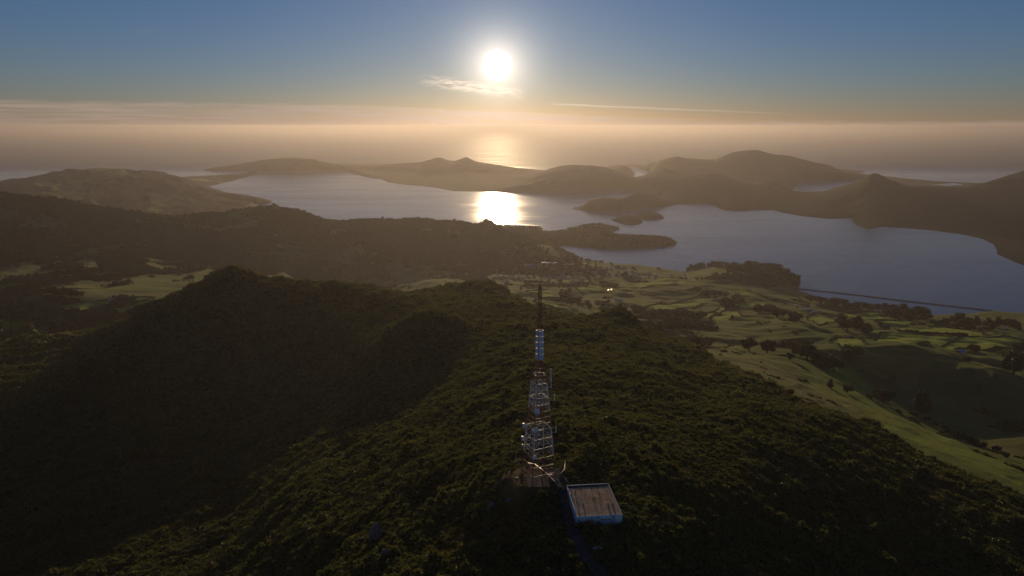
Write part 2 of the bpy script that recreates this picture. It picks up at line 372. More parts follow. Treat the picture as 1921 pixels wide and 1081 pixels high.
# ------------------------------------------------------------------ height grid: a fan of rows that widen with distance
OY = -120.0
NA, ND = 1000, 1000
TH = np.radians(np.linspace(-50, 50, NA))
LD = np.linspace(math.log(290.0), math.log(24000.0), ND)
DD = np.exp(LD)
GX = DD[:, None] * np.sin(TH)[None, :]
GY = DD[:, None] * np.cos(TH)[None, :] + OY
DC = np.hypot(GX, GY)
H0 = rbf(GX, GY)
far = DC > 2300
fx, fy = GX[far], GY[far]
jit = fbm(fx, fy, 420, 4, off=3.1) * np.clip(DC[far] * 0.0045, 6, 45)
S = {}
for nm, poly in (('main', MAIN), ('penin', PENIN), ('isa', ISL_A), ('isb', ISL_B), ('inlet', INLET), ('lagoon', LAGOON)):
    S[nm] = np.full(GX.shape, 1e4 if nm == 'main' else -1e4)
    S[nm][far] = sdist(poly, fx, fy, jit * (0.4 if nm.startswith('is') else 1.0))
SD_P = np.minimum(np.minimum(S['penin'], -S['inlet']), -S['lagoon'])
SD = np.maximum.reduce([S['main'], SD_P, S['isa'], S['isb']])
LANDID = np.argmax(np.stack([S['main'], SD_P, S['isa'], S['isb']]), 0)
# relief detail
def sstep(x, a, b):
    t = np.clip((x - a) / (b - a), 0, 1); return t * t * (3 - 2 * t)
ridge_w = sstep(DC, 3200, 3600) * (1 - sstep(DC, 4900, 5300)) * sstep(-GX / np.maximum(GY, 1), -0.05, 0.1)
near_w = 1 - sstep(DC, 1000, 1700)
farm_w = sstep(DC, 1000, 1700) * (1 - sstep(DC, 3300, 4200))
far_w = sstep(DC, 3300, 4600)
pad = 1 - np.exp(-(((GX - 25) / 45) ** 2 + ((GY - 300) / 50) ** 2) ** 2)
H = H0.copy()
H += near_w * pad * (fbm(GX, GY, 170, 3, off=1.0) * 7.0 + fbm(GX, GY, 34, 3, off=4.0) * 2.2)
H += near_w * pad * (fbm(GX * 0.75 - 0.55 * GY, (GX * 0.55 + GY * 0.75) * 0.38, 62, 3, ridged=True, off=8.0) - 0.2) * 9.0 * (1 - 0.72 * sstep(GX, 0, 100))
lft = sstep(-GX / np.maximum(GY, 1), 0.1, 0.3)
H += farm_w * (1 - 0.55 * lft) * (fbm(GX * 0.7, GY, 400, 4, 0.5, off=2.0) * 34 + fbm(GX * 0.8, GY, 110, 3, off=6.0) * 7.0 + (fbm(GX * 0.42 + GY * 0.22, GY - GX * 0.12, 190, 3, 0.5, ridged=True, off=19.0) - 0.35) * 13)
kx, ky = at_depth(1162, 600, 1140)[:2]
H += 15 * np.exp(-(((GX - kx) / 42) ** 2 + ((GY - ky) / 48) ** 2))
kx, ky = at_depth(430, 513, 1300)[:2]
H += 9 * np.exp(-np.hypot((GX - kx) / 75, (GY - ky) / 90))
kx, ky = at_depth(1641, 330, 7750)[:2]
H += 34 * np.exp(-np.hypot((GX - kx) / 120, (GY - ky) / 200))
for (px_, py_, Y_, a_, r_) in ((822, 298, 14300, 30, 160), (875, 298, 14200, 34, 150), (1272, 296, 13000, 26, 120), (1245, 319, 10200, 26, 150), (1437, 341, 9200, 20, 160)):
    kx, ky = at_depth(px_, py_, Y_)[:2]; H += a_ * np.exp(-np.hypot((GX - kx) / r_, (GY - ky) / (r_ * 2)))
H += ridge_w * (fbm(GX * 0.8 + GY * 0.35, GY * 0.5, 420, 4, 0.5, ridged=True, off=15.0) - 0.4) * 46
H += far_w * ((fbm(GX, GY, 900, 5, 0.55, ridged=True, off=5.0) - 0.3) * 26 * np.clip((H0 - 5) / 80, 0.15, 1) + (fbm(GX, GY, 260, 4, 0.55, ridged=True, off=9.0) - 0.3) * 14 * np.clip((H0 - 5) / 60, 0.1, 1) + fbm(GX, GY, 55, 2, off=7.0) * 6.5 * np.clip((H0 - 4) / 25, 0.1, 1))
H += sstep(DC, 6000, 6800) * sstep(-GX / np.maximum(GY, 1), 0.25, 0.4) * (fbm(GX + GY * 0.7, (GY - GX * 0.7) * 0.45, 900, 5, 0.55, ridged=True, off=25.0) - 0.45) * 75 * np.clip((H0 - 5) / 120, 0.0, 1)
lim = np.maximum(H, 3.0 + np.clip(SD, 0, 60) * 0.03)
rise = 1 - np.exp(-np.clip(SD, 0, None) / np.where(LANDID >= 2, 22.0, np.clip(DC * 0.008, 22, 70)))
lim = np.where(LANDID >= 2, 36 * (1 - np.exp(-np.clip(SD, 0, None) / 75)) + fbm(GX, GY, 120, 3, off=29) * 9 + 2, lim)
H = np.where(SD > 0, np.where(far, lim * np.where(S['main'] > 5e3, 1, rise), H), np.maximum(-12, SD * 0.4))

def flatten(cx, cy, rx, ry, ang, z):
    c, s = math.cos(ang), math.sin(ang)
    lx = (GX - cx) * c + (GY - cy) * s; ly = -(GX - cx) * s + (GY - cy) * c
    q = np.maximum(np.abs(lx) - rx, 0) ** 2 + np.maximum(np.abs(ly) - ry, 0) ** 2
    k = np.exp(-q / 40.0)
    H[:] = H * (1 - k) + z * k
TOWER = (13.6, 321.0, 673.6)
BLD_C = (39.7, 301.3); BLD_A = math.radians(5.5); BLD_Z = 668.0
flatten(BLD_C[0], BLD_C[1], 12.0, 15.5, BLD_A, BLD_Z)
flatten(TOWER[0], TOWER[1], 9, 9, 0, TOWER[2])

def hgt(x, y):
    x = np.asarray(x, float); y = np.asarray(y, float) - OY
    a = (np.arctan2(x, y) - TH[0]) / (TH[1] - TH[0])
    d = (np.log(np.hypot(x, y)) - LD[0]) / (LD[1] - LD[0])
    a = np.clip(a, 0, NA - 1.001); d = np.clip(d, 0, ND - 1.001)
    i = a.astype(int); j = d.astype(int); fa = a - i; fd = d - j
    return (H[j, i] * (1 - fa) + H[j, i + 1] * fa) * (1 - fd) + (H[j + 1, i] * (1 - fa) + H[j + 1, i + 1] * fa) * fd

def ground(px, py, start=230.0, sea=True):
    """where the sight line through a pixel first meets the ground"""
    r = ray(px, py); r = r / r[1]
    ys = np.exp(np.linspace(math.log(start), math.log(20000), 2600))
    gz = hgt(r[0] * ys, ys)
    if sea: gz = np.maximum(gz, 0)
    below = CAM_Z + r[2] * ys < gz
    k = int(np.argmax(below)) if below.any() else len(ys) - 1
    y = ys[k]
    for _ in range(2):
        yy = np.linspace(ys[max(k - 1, 0)], y, 30)
        b = CAM_Z + r[2] * yy < np.maximum(hgt(r[0] * yy, yy), 0 if sea else -99)
        y = yy[int(np.argmax(b))] if b.any() else y
    x = r[0] * y
    return (x, y, float(hgt(x, y)))

# ------------------------------------------------------------------ object helpers
def tag(o, label=None, cat=None, group=None, kind=None):
    if label: o['label'] = label
    if cat: o['category'] = cat
    if group: o['group'] = group
    if kind: o['kind'] = kind
    return o

def empty(name, loc, rz=0.0):
    o = bpy.data.objects.new(name, None); C.objects.link(o)
    o.location = loc; o.rotation_euler = (0, 0, rz); o.empty_display_size = 1.0
    return o

def link(name, me, parent=None, loc=(0, 0, 0), rot=(0, 0, 0), scale=(1, 1, 1)):
    o = bpy.data.objects.new(name, me); C.objects.link(o)
    o.parent = parent; o.location = loc; o.rotation_euler = rot; o.scale = scale
    return o

class MB:
    """collects shapes and builds them as one mesh"""
    def __init__(s): s.v = []; s.f = []; s.m = []
    def add(s, verts, faces, mi=0):
        b = len(s.v); s.v += [tuple(p) for p in verts]
        s.f += [tuple(b + i for i in f) for f in faces]; s.m += [mi] * len(faces)
        return s
    def box(s, c, d, mi=0, rz=0.0):
        cx, cy_, cz = c; hx, hy, hz = d[0] / 2, d[1] / 2, d[2] / 2
        co, si = math.cos(rz), math.sin(rz)
        vs = []
        for sz in (-1, 1):
            for sx, sy in ((-1, -1), (1, -1), (1, 1), (-1, 1)):
                x, y = sx * hx, sy * hy
                vs.append((cx + x * co - y * si, cy_ + x * si + y * co, cz + sz * hz))
        return s.add(vs, [(0, 3, 2, 1), (4, 5, 6, 7), (0, 1, 5, 4), (1, 2, 6, 5), (2, 3, 7, 6), (3, 0, 4, 7)], mi)
    def tube(s, a, b, r, n=6, r2=None, mi=0, cap=True):
        a = Vector(a); b = Vector(b); r2 = r if r2 is None else r2
        d = (b - a).normalized()
        u = d.cross(Vector((0, 0, 1)) if abs(d.z) < 0.95 else Vector((1, 0, 0))).normalized(); w_ = d.cross(u)
        vs = []
        for k, (p, rr) in enumerate(((a, r), (b, r2))):
            for i in range(n):
                t = 2 * math.pi * i / n
                vs.append(p + (u * math.cos(t) + w_ * math.sin(t)) * rr)
        fs = [(i, (i + 1) % n, n + (i + 1) % n, n + i) for i in range(n)]
        if cap: fs += [tuple(range(n - 1, -1, -1)), tuple(range(n, 2 * n))]
        return s.add(vs, fs, mi)
    def path(s, pts, r, n=6, mi=0):
        for a, b in zip(pts[:-1], pts[1:]): s.tube(a, b, r, n, mi=mi)
        return s
    def mesh(s, name, *mats, smooth=False):
        me = bpy.data.meshes.new(name); me.from_pydata(s.v, [], s.f)
        for m in mats: me.materials.append(m)
        me.polygons.foreach_set('material_index', s.m)
        if smooth: me.shade_smooth()
        me.update()
        return me
    def build(s, name, mat, parent=None, loc=(0, 0, 0), smooth=False):
        mats = mat if isinstance(mat, (list, tuple)) else [mat]
        return link(name, s.mesh(name, *mats, smooth=smooth), parent, loc)

# ------------------------------------------------------------------ materials
def new_mat(name):
    m = bpy.data.materials.new(name); m.use_nodes = True
    t = m.node_tree; t.nodes.clear()
    n = NT(t)
    out = n.n('ShaderNodeOutputMaterial')
    return m, n, out

def simple(name, col, rough=0.6, metal=0.0, var=0.18, scale=1.5, spec=0.4, bump=0.0):
    """painted or bare surface with stains and grain"""
    m, n, out = new_mat(name)
    p = n.n('ShaderNodeBsdfPrincipled')
    tc = n.n('ShaderNodeTexCoord').outputs['Object']
    a = n.noise(tc, scale, 5, 0.6); b = n.noise(tc, scale * 7, 3, 0.6)
    f = n.math('ADD', n.math('MULTIPLY', a, 0.7), n.math('MULTIPLY', b, 0.3))
    dark = tuple(c * (1 - var * 1.6) for c in col); lite = tuple(min(1, c * (1 + var)) for c in col)
    n.l(n.mix(n.smooth(f, 0.3, 0.7), dark, lite), p.inputs['Base Color'])
    p.inputs['Roughness'].default_value = rough; p.inputs['Metallic'].default_value = metal
    p.inputs['Specular IOR Level'].default_value = spec
    if bump:
        bn = n.n('ShaderNodeBump'); bn.inputs['Strength'].default_value = bump; bn.inputs['Distance'].default_value = 0.05
        n.l(b, bn.inputs['Height']); n.l(bn.outputs[0], p.inputs['Normal'])
    n.l(p.outputs[0], out.inputs[0])
    return m

def foliage(name, c0, c1, trans=0.35, hue=(0.09, 0.075, 0.02)):
    """leaves: lit diffusely from the front and glowing a little when lit from behind"""
    m, n, out = new_mat(name)
    oi = n.n('ShaderNodeObjectInfo')
    geo = n.n('ShaderNodeNewGeometry')
    isl = geo.outputs['Random Per Island']
    f = n.math('ADD', n.math('MULTIPLY', oi.outputs['Random'], 0.65), n.math('MULTIPLY', isl, 0.35))
    c = n.mix(f, c0, c1)
    c = n.mix(n.smooth(oi.outputs['Random'], 0.86, 0.97, 0.0, 0.8), c, hue)
    d = n.n('ShaderNodeBsdfDiffuse'); t = n.n('ShaderNodeBsdfTranslucent')
    n.l(c, d.inputs[0])
    n.l(n.mix(0.5, c, (0.11, 0.12, 0.015), ), t.inputs[0])
    ms = n.n('ShaderNodeMixShader'); ms.inputs[0].default_value = trans
    n.l(d.outputs[0], ms.inputs[1]); n.l(t.outputs[0], ms.inputs[2])
    g = n.n('ShaderNodeBsdfGlossy'); g.inputs['Roughness'].default_value = 0.45; g.inputs[0].default_value = (0.9, 0.9, 0.9, 1)
    m2 = n.n('ShaderNodeMixShader'); m2.inputs[0].default_value = 0.035
    n.l(ms.outputs[0], m2.inputs[1]); n.l(g.outputs[0], m2.inputs[2])
    n.l(m2.outputs[0], out.inputs[0])
    return m

def land_material():
    m, n, out = new_mat('land')
    pos = n.n('ShaderNodeNewGeometry').outputs['Position']
    at = n.n('ShaderNodeAttribute', attribute_name='cover')
    sp = n.n('ShaderNodeSeparateColor'); n.l(at.outputs['Color'], sp.inputs[0])
    bush, dry, dirt = sp.outputs
    flat = n.n('ShaderNodeVectorMath', operation='MULTIPLY'); n.l(pos, flat.inputs[0]); flat.inputs[1].default_value = (1, 1, 0)
    pxy = flat.outputs[0]
    # paddocks: each its own green, thin dark fence lines between them
    wob = n.n('ShaderNodeTexNoise'); n.l(pxy, wob.inputs['Vector']); wob.inputs['Scale'].default_value = 0.004; wob.inputs['Detail'].default_value = 1
    sh = n.n('ShaderNodeVectorMath', operation='MULTIPLY_ADD'); n.l(wob.outputs['Color'], sh.inputs[0]); sh.inputs[1].default_value = (90, 90, 0); n.l(pxy, sh.inputs[2])
    rotn = n.n('ShaderNodeVectorRotate', rotation_type='Z_AXIS'); n.l(sh.outputs[0], rotn.inputs[0]); rotn.inputs['Angle'].default_value = 0.5
    vor = n.n('ShaderNodeTexVoronoi', distance='CHEBYCHEV', voronoi_dimensions='2D'); n.l(rotn.outputs[0], vor.inputs['Vector']); vor.inputs['Scale'].default_value = 0.0075; vor.inputs['Randomness'].default_value = 0.75
    vs = n.n('ShaderNodeSeparateColor'); n.l(vor.outputs['Color'], vs.inputs[0])
    big = n.noise(pxy, 0.006, 5, 0.6); mid = n.noise(pxy, 0.05, 5, 0.65); fin = n.noise(pxy, 0.45, 4, 0.65)
    green = n.mix(n.smooth(vs.outputs[0], 0.25, 0.8), (0.050, 0.070, 0.017), (0.150, 0.175, 0.036))
    past = n.mix(n.smooth(vs.outputs[1], 0.60, 0.9), green, (0.165, 0.125, 0.055))
    past = n.mix(n.smooth(mid, 0.42, 0.75, 0.0, 0.55), past, (0.12, 0.10, 0.04))
    past = n.mix(n.smooth(fin, 0.3, 0.75, 0.0, 0.4), past, (0.055, 0.065, 0.02))
    past = n.mix(n.math('MULTIPLY', at.outputs['Alpha'], n.smooth(mid, 0.25, 0.7, 1.0, 0.45)), n.mix(0.5, past, (0.050, 0.066, 0.020)), n.mix(vs.outputs[2], (0.25, 0.36, 0.036), (0.36, 0.38, 0.055)))  # sunlit paddocks painted brighter green, the pasture around them duller
    past = n.mix(dry, past, n.mix(fin, (0.20, 0.15, 0.075), (0.10, 0.085, 0.03)))
    bs = n.mix(fin, (0.022, 0.026, 0.009), (0.05, 0.05, 0.018))
    bs = n.mix(n.smooth(mid, 0.45, 0.7, 0, 0.6), bs, (0.028, 0.036, 0.012))
    edge = n.math('ADD', bush, n.math('MULTIPLY', n.math('SUBTRACT', mid, 0.5), 0.5))
    col = n.mix(n.smooth(edge, 0.35, 0.62), past, bs)
    col = n.mix(dirt, col, n.mix(fin, (0.27, 0.15, 0.05), (0.11, 0.085, 0.035)))
    p = n.n('ShaderNodeBsdfPrincipled'); n.l(col, p.inputs['Base Color'])
    p.inputs['Roughness'].default_value = 0.95; p.inputs['Specular IOR Level'].default_value = 0.05
    bn = n.n('ShaderNodeBump'); bn.inputs['Strength'].default_value = 0.6; bn.inputs['Distance'].default_value = 2.5
    n.l(n.math('ADD', n.math('MULTIPLY', fin, 0.5), n.math('MULTIPLY', n.noise(pxy, 0.12, 4, 0.6), 0.9)), bn.inputs['Height'])
    b2 = n.n('ShaderNodeBump'); b2.inputs['Strength'].default_value = 0.45; b2.inputs['Distance'].default_value = 22.0
    n.l(n.noise(pxy, 0.011, 6, 0.68), b2.inputs['Height']); n.l(b2.outputs[0], bn.inputs['Normal'])
    # grass: blades stand up and catch the low sun
    grass = n.math('MULTIPLY', n.math('SUBTRACT', 1.0, n.smooth(edge, 0.35, 0.62)), n.math('SUBTRACT', 1.0, dirt))
    bl = n.n('ShaderNodeBump'); n.l(n.math('MULTIPLY', grass, 1.0), bl.inputs['Strength']); bl.inputs['Distance'].default_value = 0.9
    n.l(n.noise(pxy, 1.7, 4, 0.7), bl.inputs['Height']); n.l(bn.outputs[0], bl.inputs['Normal']); n.l(bl.outputs[0], p.inputs['Normal'])
    n.l(n.math('MULTIPLY', grass, 0.6), p.inputs['Sheen Weight']); p.inputs['Sheen Roughness'].default_value = 0.55
    n.l(n.mix(0.5, col, (0.42, 0.50, 0.10)), p.inputs['Sheen Tint'])
    n.l(p.outputs[0], out.inputs[0])
    return m

def water_material():
    m, n, out = new_mat('water')
    pos = n.n('ShaderNodeNewGeometry').outputs['Position']
    st = n.n('ShaderNodeVectorMath', operation='MULTIPLY'); n.l(pos, st.inputs[0]); st.inputs[1].default_value = (0.00045, 0.0016, 0)
    s1 = n.noise(st.outputs[0], 1.0, 6, 0.6, 0.6)
    st2 = n.n('ShaderNodeVectorMath', operation='MULTIPLY'); n.l(pos, st2.inputs[0]); st2.inputs[1].default_value = (0.0016, 0.008, 0)
    s2 = n.noise(st2.outputs[0], 1.0, 5, 0.65, 0.3)
    f = n.math('ADD', n.math('MULTIPLY', s1, 0.65), n.math('MULTIPLY', s2, 0.35))
    p = n.n('ShaderNodeBsdfPrincipled')
    n.l(n.mix(n.smooth(f, 0.35, 0.65), (0.045, 0.140, 0.165), (0.130, 0.230, 0.255)), p.inputs['Base Color'])
    p.inputs['IOR'].default_value = 1.333
    sy = n.n('ShaderNodeSeparateXYZ'); n.l(pos, sy.inputs[0])
    swell = n.smooth(sy.outputs[1], 12500, 16000, 0.0, 0.485)          # the open ocean is rougher than the harbour
    n.l(n.math('ADD', swell, n.smooth(f, 0.36, 0.64, 0.13, 0.225)), p.inputs['Roughness'])
    w1 = n.n('ShaderNodeVectorMath', operation='MULTIPLY'); n.l(pos, w1.inputs[0]); w1.inputs[1].default_value = (0.03, 0.07, 0)
    bn = n.n('ShaderNodeBump'); bn.inputs['Strength'].default_value = 0.25; bn.inputs['Distance'].default_value = 1.0
    n.l(n.noise(w1.outputs[0], 1.0, 4, 0.7), bn.inputs['Height']); n.l(bn.outputs[0], p.inputs['Normal'])
    n.l(p.outputs[0], out.inputs[0])
    return m

M = {}
M['land'] = land_material()
M['water'] = water_material()
M['scrub'] = foliage('scrub_leaves', (0.068, 0.083, 0.014), (0.162, 0.162, 0.033), 0.55)
M['tree'] = foliage('tree_leaves', (0.018, 0.028, 0.009), (0.045, 0.055, 0.018), 0.22, hue=(0.05, 0.045, 0.015))
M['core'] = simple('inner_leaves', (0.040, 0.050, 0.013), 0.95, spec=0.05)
M['bark'] = simple('bark', (0.10, 0.075, 0.05), 0.9, spec=0.1, bump=0.4)
M['white_steel'] = simple('white_painted_steel', (0.62, 0.62, 0.62), 0.45, 0.0, 0.12)
M['red_steel'] = simple('faded_red_painted_steel', (0.24, 0.095, 0.062), 0.5, 0.0, 0.2)
M['dark_steel'] = simple('dark_steel', (0.07, 0.06, 0.055), 0.5, 0.4, 0.2)
M['galv'] = simple('galvanised_steel', (0.30, 0.30, 0.31), 0.5, 0.3, 0.2)
M['radome'] = simple('white_radome', (0.72, 0.74, 0.76), 0.4, 0.0, 0.06)
M['panel'] = simple('antenna_panel', (0.46, 0.58, 0.72), 0.42, 0.0, 0.06)
M['concrete'] = simple('concrete', (0.12, 0.098, 0.076), 0.9, 0, 0.25, 0.4, 0.2, 0.3)
M['asphalt'] = simple('asphalt', (0.055, 0.055, 0.056), 0.9, 0, 0.25, 0.5, 0.2, 0.3)
M['wall'] = simple('painted_block_wall', (0.52, 0.74, 0.86), 0.7, 0, 0.14, 0.5)
M['roof_gravel'] = simple('gravel_roof', (0.74, 0.47, 0.27), 0.95, 0, 0.2, 0.35, 0.1, 0.3)
def streaked_roof():
    m, n, out = new_mat('weathered_roof'); p = n.n('ShaderNodeBsdfPrincipled')
    tc = n.n('ShaderNodeTexCoord').outputs['Object']
    st = n.n('ShaderNodeVectorMath', operation='MULTIPLY'); n.l(tc, st.inputs[0]); st.inputs[1].default_value = (1.1, 0.10, 1)
    a = n.noise(st.outputs[0], 1.0, 5, 0.65, 0.4); b = n.noise(tc, 0.35, 5, 0.6); c = n.noise(tc, 3.0, 3, 0.6)
    col = n.mix(n.smooth(b, 0.35, 0.65), (0.64, 0.37, 0.18), (0.84, 0.56, 0.31))
    col = n.mix(n.smooth(a, 0.52, 0.68, 0.0, 0.7), col, (0.26, 0.17, 0.11))
    n.l(n.mix(n.smooth(c, 0.4, 0.75, 0.0, 0.25), col, (0.35, 0.25, 0.18)), p.inputs['Base Color'])
    p.inputs['Roughness'].default_value = 0.95; p.inputs['Specular IOR Level'].default_value = 0.1
    n.l(p.outputs[0], out.inputs[0]); return m
M['roof_gravel'] = streaked_roof()
M['parapet'] = simple('parapet_cap', (0.45, 0.46, 0.50), 0.6, 0, 0.12)
M['door'] = simple('grey_door', (0.30, 0.30, 0.42), 0.5, 0, 0.12)
M['glass'] = simple('dark_glass', (0.02, 0.025, 0.03), 0.12, 0, 0.1)
M['rock'] = simple('rock', (0.17, 0.16, 0.165), 0.95, 0, 0.3, 0.3, 0.1, 0.6)
M['house_wall'] = simple('house_wall', (0.60, 0.57, 0.52), 0.7, 0, 0.1)
M['roof_red'] = simple('roof_red', (0.22, 0.09, 0.06), 0.55, 0, 0.1)
M['roof_grey'] = simple('roof_grey', (0.30, 0.31, 0.33), 0.4, 0.3, 0.1)
M['roof_white'] = simple('roof_pale', (0.62, 0.62, 0.60), 0.35, 0.2, 0.1)
M['roof_shine'] = simple('roof_bright_iron', (0.70, 0.66, 0.60), 0.46, 1.0, 0.03)
M['roof_blue'] = simple('roof_blue', (0.22, 0.34, 0.48), 0.45, 0.1, 0.1)
M['blue_face'] = simple('blue_panel', (0.08, 0.16, 0.42), 0.3, 0, 0.1)

# ------------------------------------------------------------------ land cover
def gpoly(*pts):
    return np.array([ground(*p)[:2] if len(p) == 2 else (p[1], p[2]) for p in pts])

edge_px = [(1300, 652), (1330, 668), (1380, 692), (1430, 714), (1480, 744), (1560, 774), (1620, 794), (1720, 853), (1830, 897), (1915, 930)]
BUSH = gpoly(*edge_px, ('w', 640, 560), ('w', 900, 300), ('w', 900, -400), ('w', -2600, -400), ('w', -2600, 1300), ('w', -1500, 1620), (20, 640), (190, 618), (300, 570), ('w', -640, 1470), ('w', -540, 1430), ('w', -420, 1480), ('w', -300, 1540), ('w', -180, 1500), ('w', -100, 1700), ('w', -30, 1730), ('w', 30, 1480), ('w', 110, 1330), ('w', 200, 1290), ('w', 290, 1300))
bx_, by_ = GX + fbm(GX, GY, 60, 3, off=21) * 14, GY + fbm(GX, GY, 60, 3, off=31) * 22
nearm = DC < 2300
B_NEAR = np.zeros(GX.shape)
B_NEAR[nearm] = inpoly(BUSH, bx_[nearm], by_[nearm])
fo = fbm(GX, GY, 380, 4, off=12.0); fo2 = fbm(GX, GY, 150, 3, off=14.0)
leftness = sstep(-GX / np.maximum(GY, 1), -0.16, 0.02)
ridge_wood = sstep(DC, 2950, 3350) * (1 - sstep(DC, 5600, 6000)) * leftness * sstep(fo + 0.6 * fo2 + 0.12 + sstep(DC, 3300, 4000) * 0.42, 0.15, 0.4)
farm = sstep(DC, 1150, 1400) * (1 - sstep(DC, 3600, 4300)) * (1 - B_NEAR)
farm_wood = farm * sstep(fo + 0.35 * fo2 - 0.05 * leftness + 0.34 * sstep(-GX / np.maximum(GY, 1), 0.2, 0.35), 0.30, 0.42)
head_px = gpoly((1285, 512), (1310, 505), (1400, 512), (1470, 520), (1500, 535), (1440, 540), (1380, 528), (1300, 524))
head = inpoly(np.vstack([head_px, coast(('d', 1510, 3900), ('d', 1400, 4300), ('d', 1290, 4200))]), GX, GY) * 1.0
port_wood = ((DC > 4700) & (DC < 6400) & (GX > 150)) * 1.0
far_wood = sstep(DC, 5800, 6400) * np.where(LANDID == 0, sstep(fbm(GX + GY * 0.7, (GY - GX * 0.7) * 0.3, 1100, 4, 0.55, off=33.0), -0.30, -0.12), 1.0)
BUSHM = np.clip(np.maximum.reduce([B_NEAR, ridge_wood, farm_wood, head, port_wood * 0.9, far_wood * 0.95]), 0, 1)
rough_px = gpoly((1300, 652), (1330, 668), (1430, 714), (1480, 744), (1560, 774), (1620, 770), (1560, 735), (1480, 700), (1420, 672), (1370, 655))
ROUGH = inpoly(rough_px, GX, GY) * 1.0
# sunlit paddocks: the low sun's brightness is put into their green
SUNLIT_GREEN_PX = [[(1378, 552), (1440, 562), (1425, 552), (1400, 546)], [(1375, 566), (1440, 570), (1435, 578), (1395, 582)], [(1322, 590), (1350, 578), (1368, 578), (1330, 598)], [(1335, 598), (1385, 584), (1390, 592), (1345, 603)],
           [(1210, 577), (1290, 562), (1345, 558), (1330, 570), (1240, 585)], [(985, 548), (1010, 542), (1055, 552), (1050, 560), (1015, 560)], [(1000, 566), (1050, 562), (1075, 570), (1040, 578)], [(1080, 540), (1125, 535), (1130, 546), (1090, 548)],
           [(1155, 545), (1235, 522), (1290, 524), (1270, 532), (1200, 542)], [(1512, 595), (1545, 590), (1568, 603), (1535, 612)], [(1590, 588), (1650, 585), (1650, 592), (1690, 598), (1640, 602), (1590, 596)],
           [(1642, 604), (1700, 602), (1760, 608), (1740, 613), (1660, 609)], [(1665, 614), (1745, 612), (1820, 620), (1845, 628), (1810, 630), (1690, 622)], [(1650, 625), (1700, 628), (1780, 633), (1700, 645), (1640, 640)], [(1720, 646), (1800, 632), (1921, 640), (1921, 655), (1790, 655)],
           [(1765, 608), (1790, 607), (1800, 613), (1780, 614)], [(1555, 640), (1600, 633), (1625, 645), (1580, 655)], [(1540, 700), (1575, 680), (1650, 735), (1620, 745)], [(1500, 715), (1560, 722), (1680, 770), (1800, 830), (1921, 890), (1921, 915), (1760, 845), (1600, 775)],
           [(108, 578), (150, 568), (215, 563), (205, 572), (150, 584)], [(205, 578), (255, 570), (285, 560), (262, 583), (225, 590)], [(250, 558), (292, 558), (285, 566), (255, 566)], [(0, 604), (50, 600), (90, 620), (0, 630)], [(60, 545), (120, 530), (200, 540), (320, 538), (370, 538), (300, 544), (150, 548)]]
SUNLIT_GREEN = np.zeros(GX.shape); fmz = (DC < 4300) & (DC > 560)
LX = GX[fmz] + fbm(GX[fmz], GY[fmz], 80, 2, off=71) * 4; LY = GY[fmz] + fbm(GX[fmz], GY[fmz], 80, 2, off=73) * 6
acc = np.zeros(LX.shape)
for qi, q in enumerate(SUNLIT_GREEN_PX): acc = np.maximum(acc, inpoly(gpoly(*q), LX, LY) * (0.45 if qi in (17, 18) else 0.3 if qi == 23 else 1.0))
SUNLIT_GREEN[fmz] = acc
farm_wood *= SUNLIT_GREEN < 0.3; BUSHM = np.where((SUNLIT_GREEN > 0.3) & (B_NEAR < 0.5), 0, BUSHM)
DRY = np.clip(np.maximum(ROUGH * 0.75, sstep(fbm(GX, GY, 240, 3, off=44), 0.12, 0.4) * (leftness * 0.8 + 0.15) * farm + 0.25 * farm * sstep(-GX / np.maximum(GY, 1), 0.2, 0.35)) * (1 - SUNLIT_GREEN), 0, 1)
clr = ground(972, 897); clr2 = ground(952, 915)
DIRT = np.exp(-(((GX - clr[0]) / 9.0) ** 2 + ((GY - clr[1]) / 13.0) ** 2) ** 1.5) + np.exp(-(((GX - TOWER[0] + 0.5) / 7.5) ** 2 + ((GY - TOWER[1] + 1) / 12.0) ** 2) ** 2) * 0.9
t2 = ground(975, 862); DIRT += np.exp(-(((GX - t2[0]) / 5.0) ** 2 + ((GY - t2[1]) / 7.0) ** 2) ** 1.5)
DIRT = np.clip(DIRT + fbm(GX, GY, 7, 3, off=81) * 0.6 * (DIRT > 0.05), 0, 1)

hm = np.maximum.reduce([H[:-1, :-1], H[1:, :-1], H[:-1, 1:], H[1:, 1:]])
def grid_obj(name, mask):
    f = np.argwhere(mask & (hm > -6))
    j, i = f[:, 0], f[:, 1]
    idx = np.stack([j * NA + i, j * NA + i + 1, (j + 1) * NA + i + 1, (j + 1) * NA + i], -1)
    used, inv = np.unique(idx, return_inverse=True)
    co = np.stack([GX.ravel()[used], GY.ravel()[used], H.ravel()[used]], -1)
    inv = inv.reshape(-1, 4).astype(np.int32)
    me = bpy.data.meshes.new(name)
    me.vertices.add(len(co)); me.vertices.foreach_set('co', co.ravel().astype(np.float32))
    me.loops.add(inv.size); me.loops.foreach_set('vertex_index', inv.ravel())
    me.polygons.add(len(inv)); me.polygons.foreach_set('loop_start', np.arange(0, inv.size, 4, dtype=np.int32))
    me.update(calc_edges=True); me.shade_smooth()
    ca = me.attributes.new('cover', 'FLOAT_COLOR', 'POINT')
    cols = np.stack([BUSHM.ravel()[used], DRY.ravel()[used], DIRT.ravel()[used], SUNLIT_GREEN.ravel()[used]], -1)
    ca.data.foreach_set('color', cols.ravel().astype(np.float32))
    me.materials.append(M['land'])
    o = link(name, me); o['kind'] = 'structure'
    return o

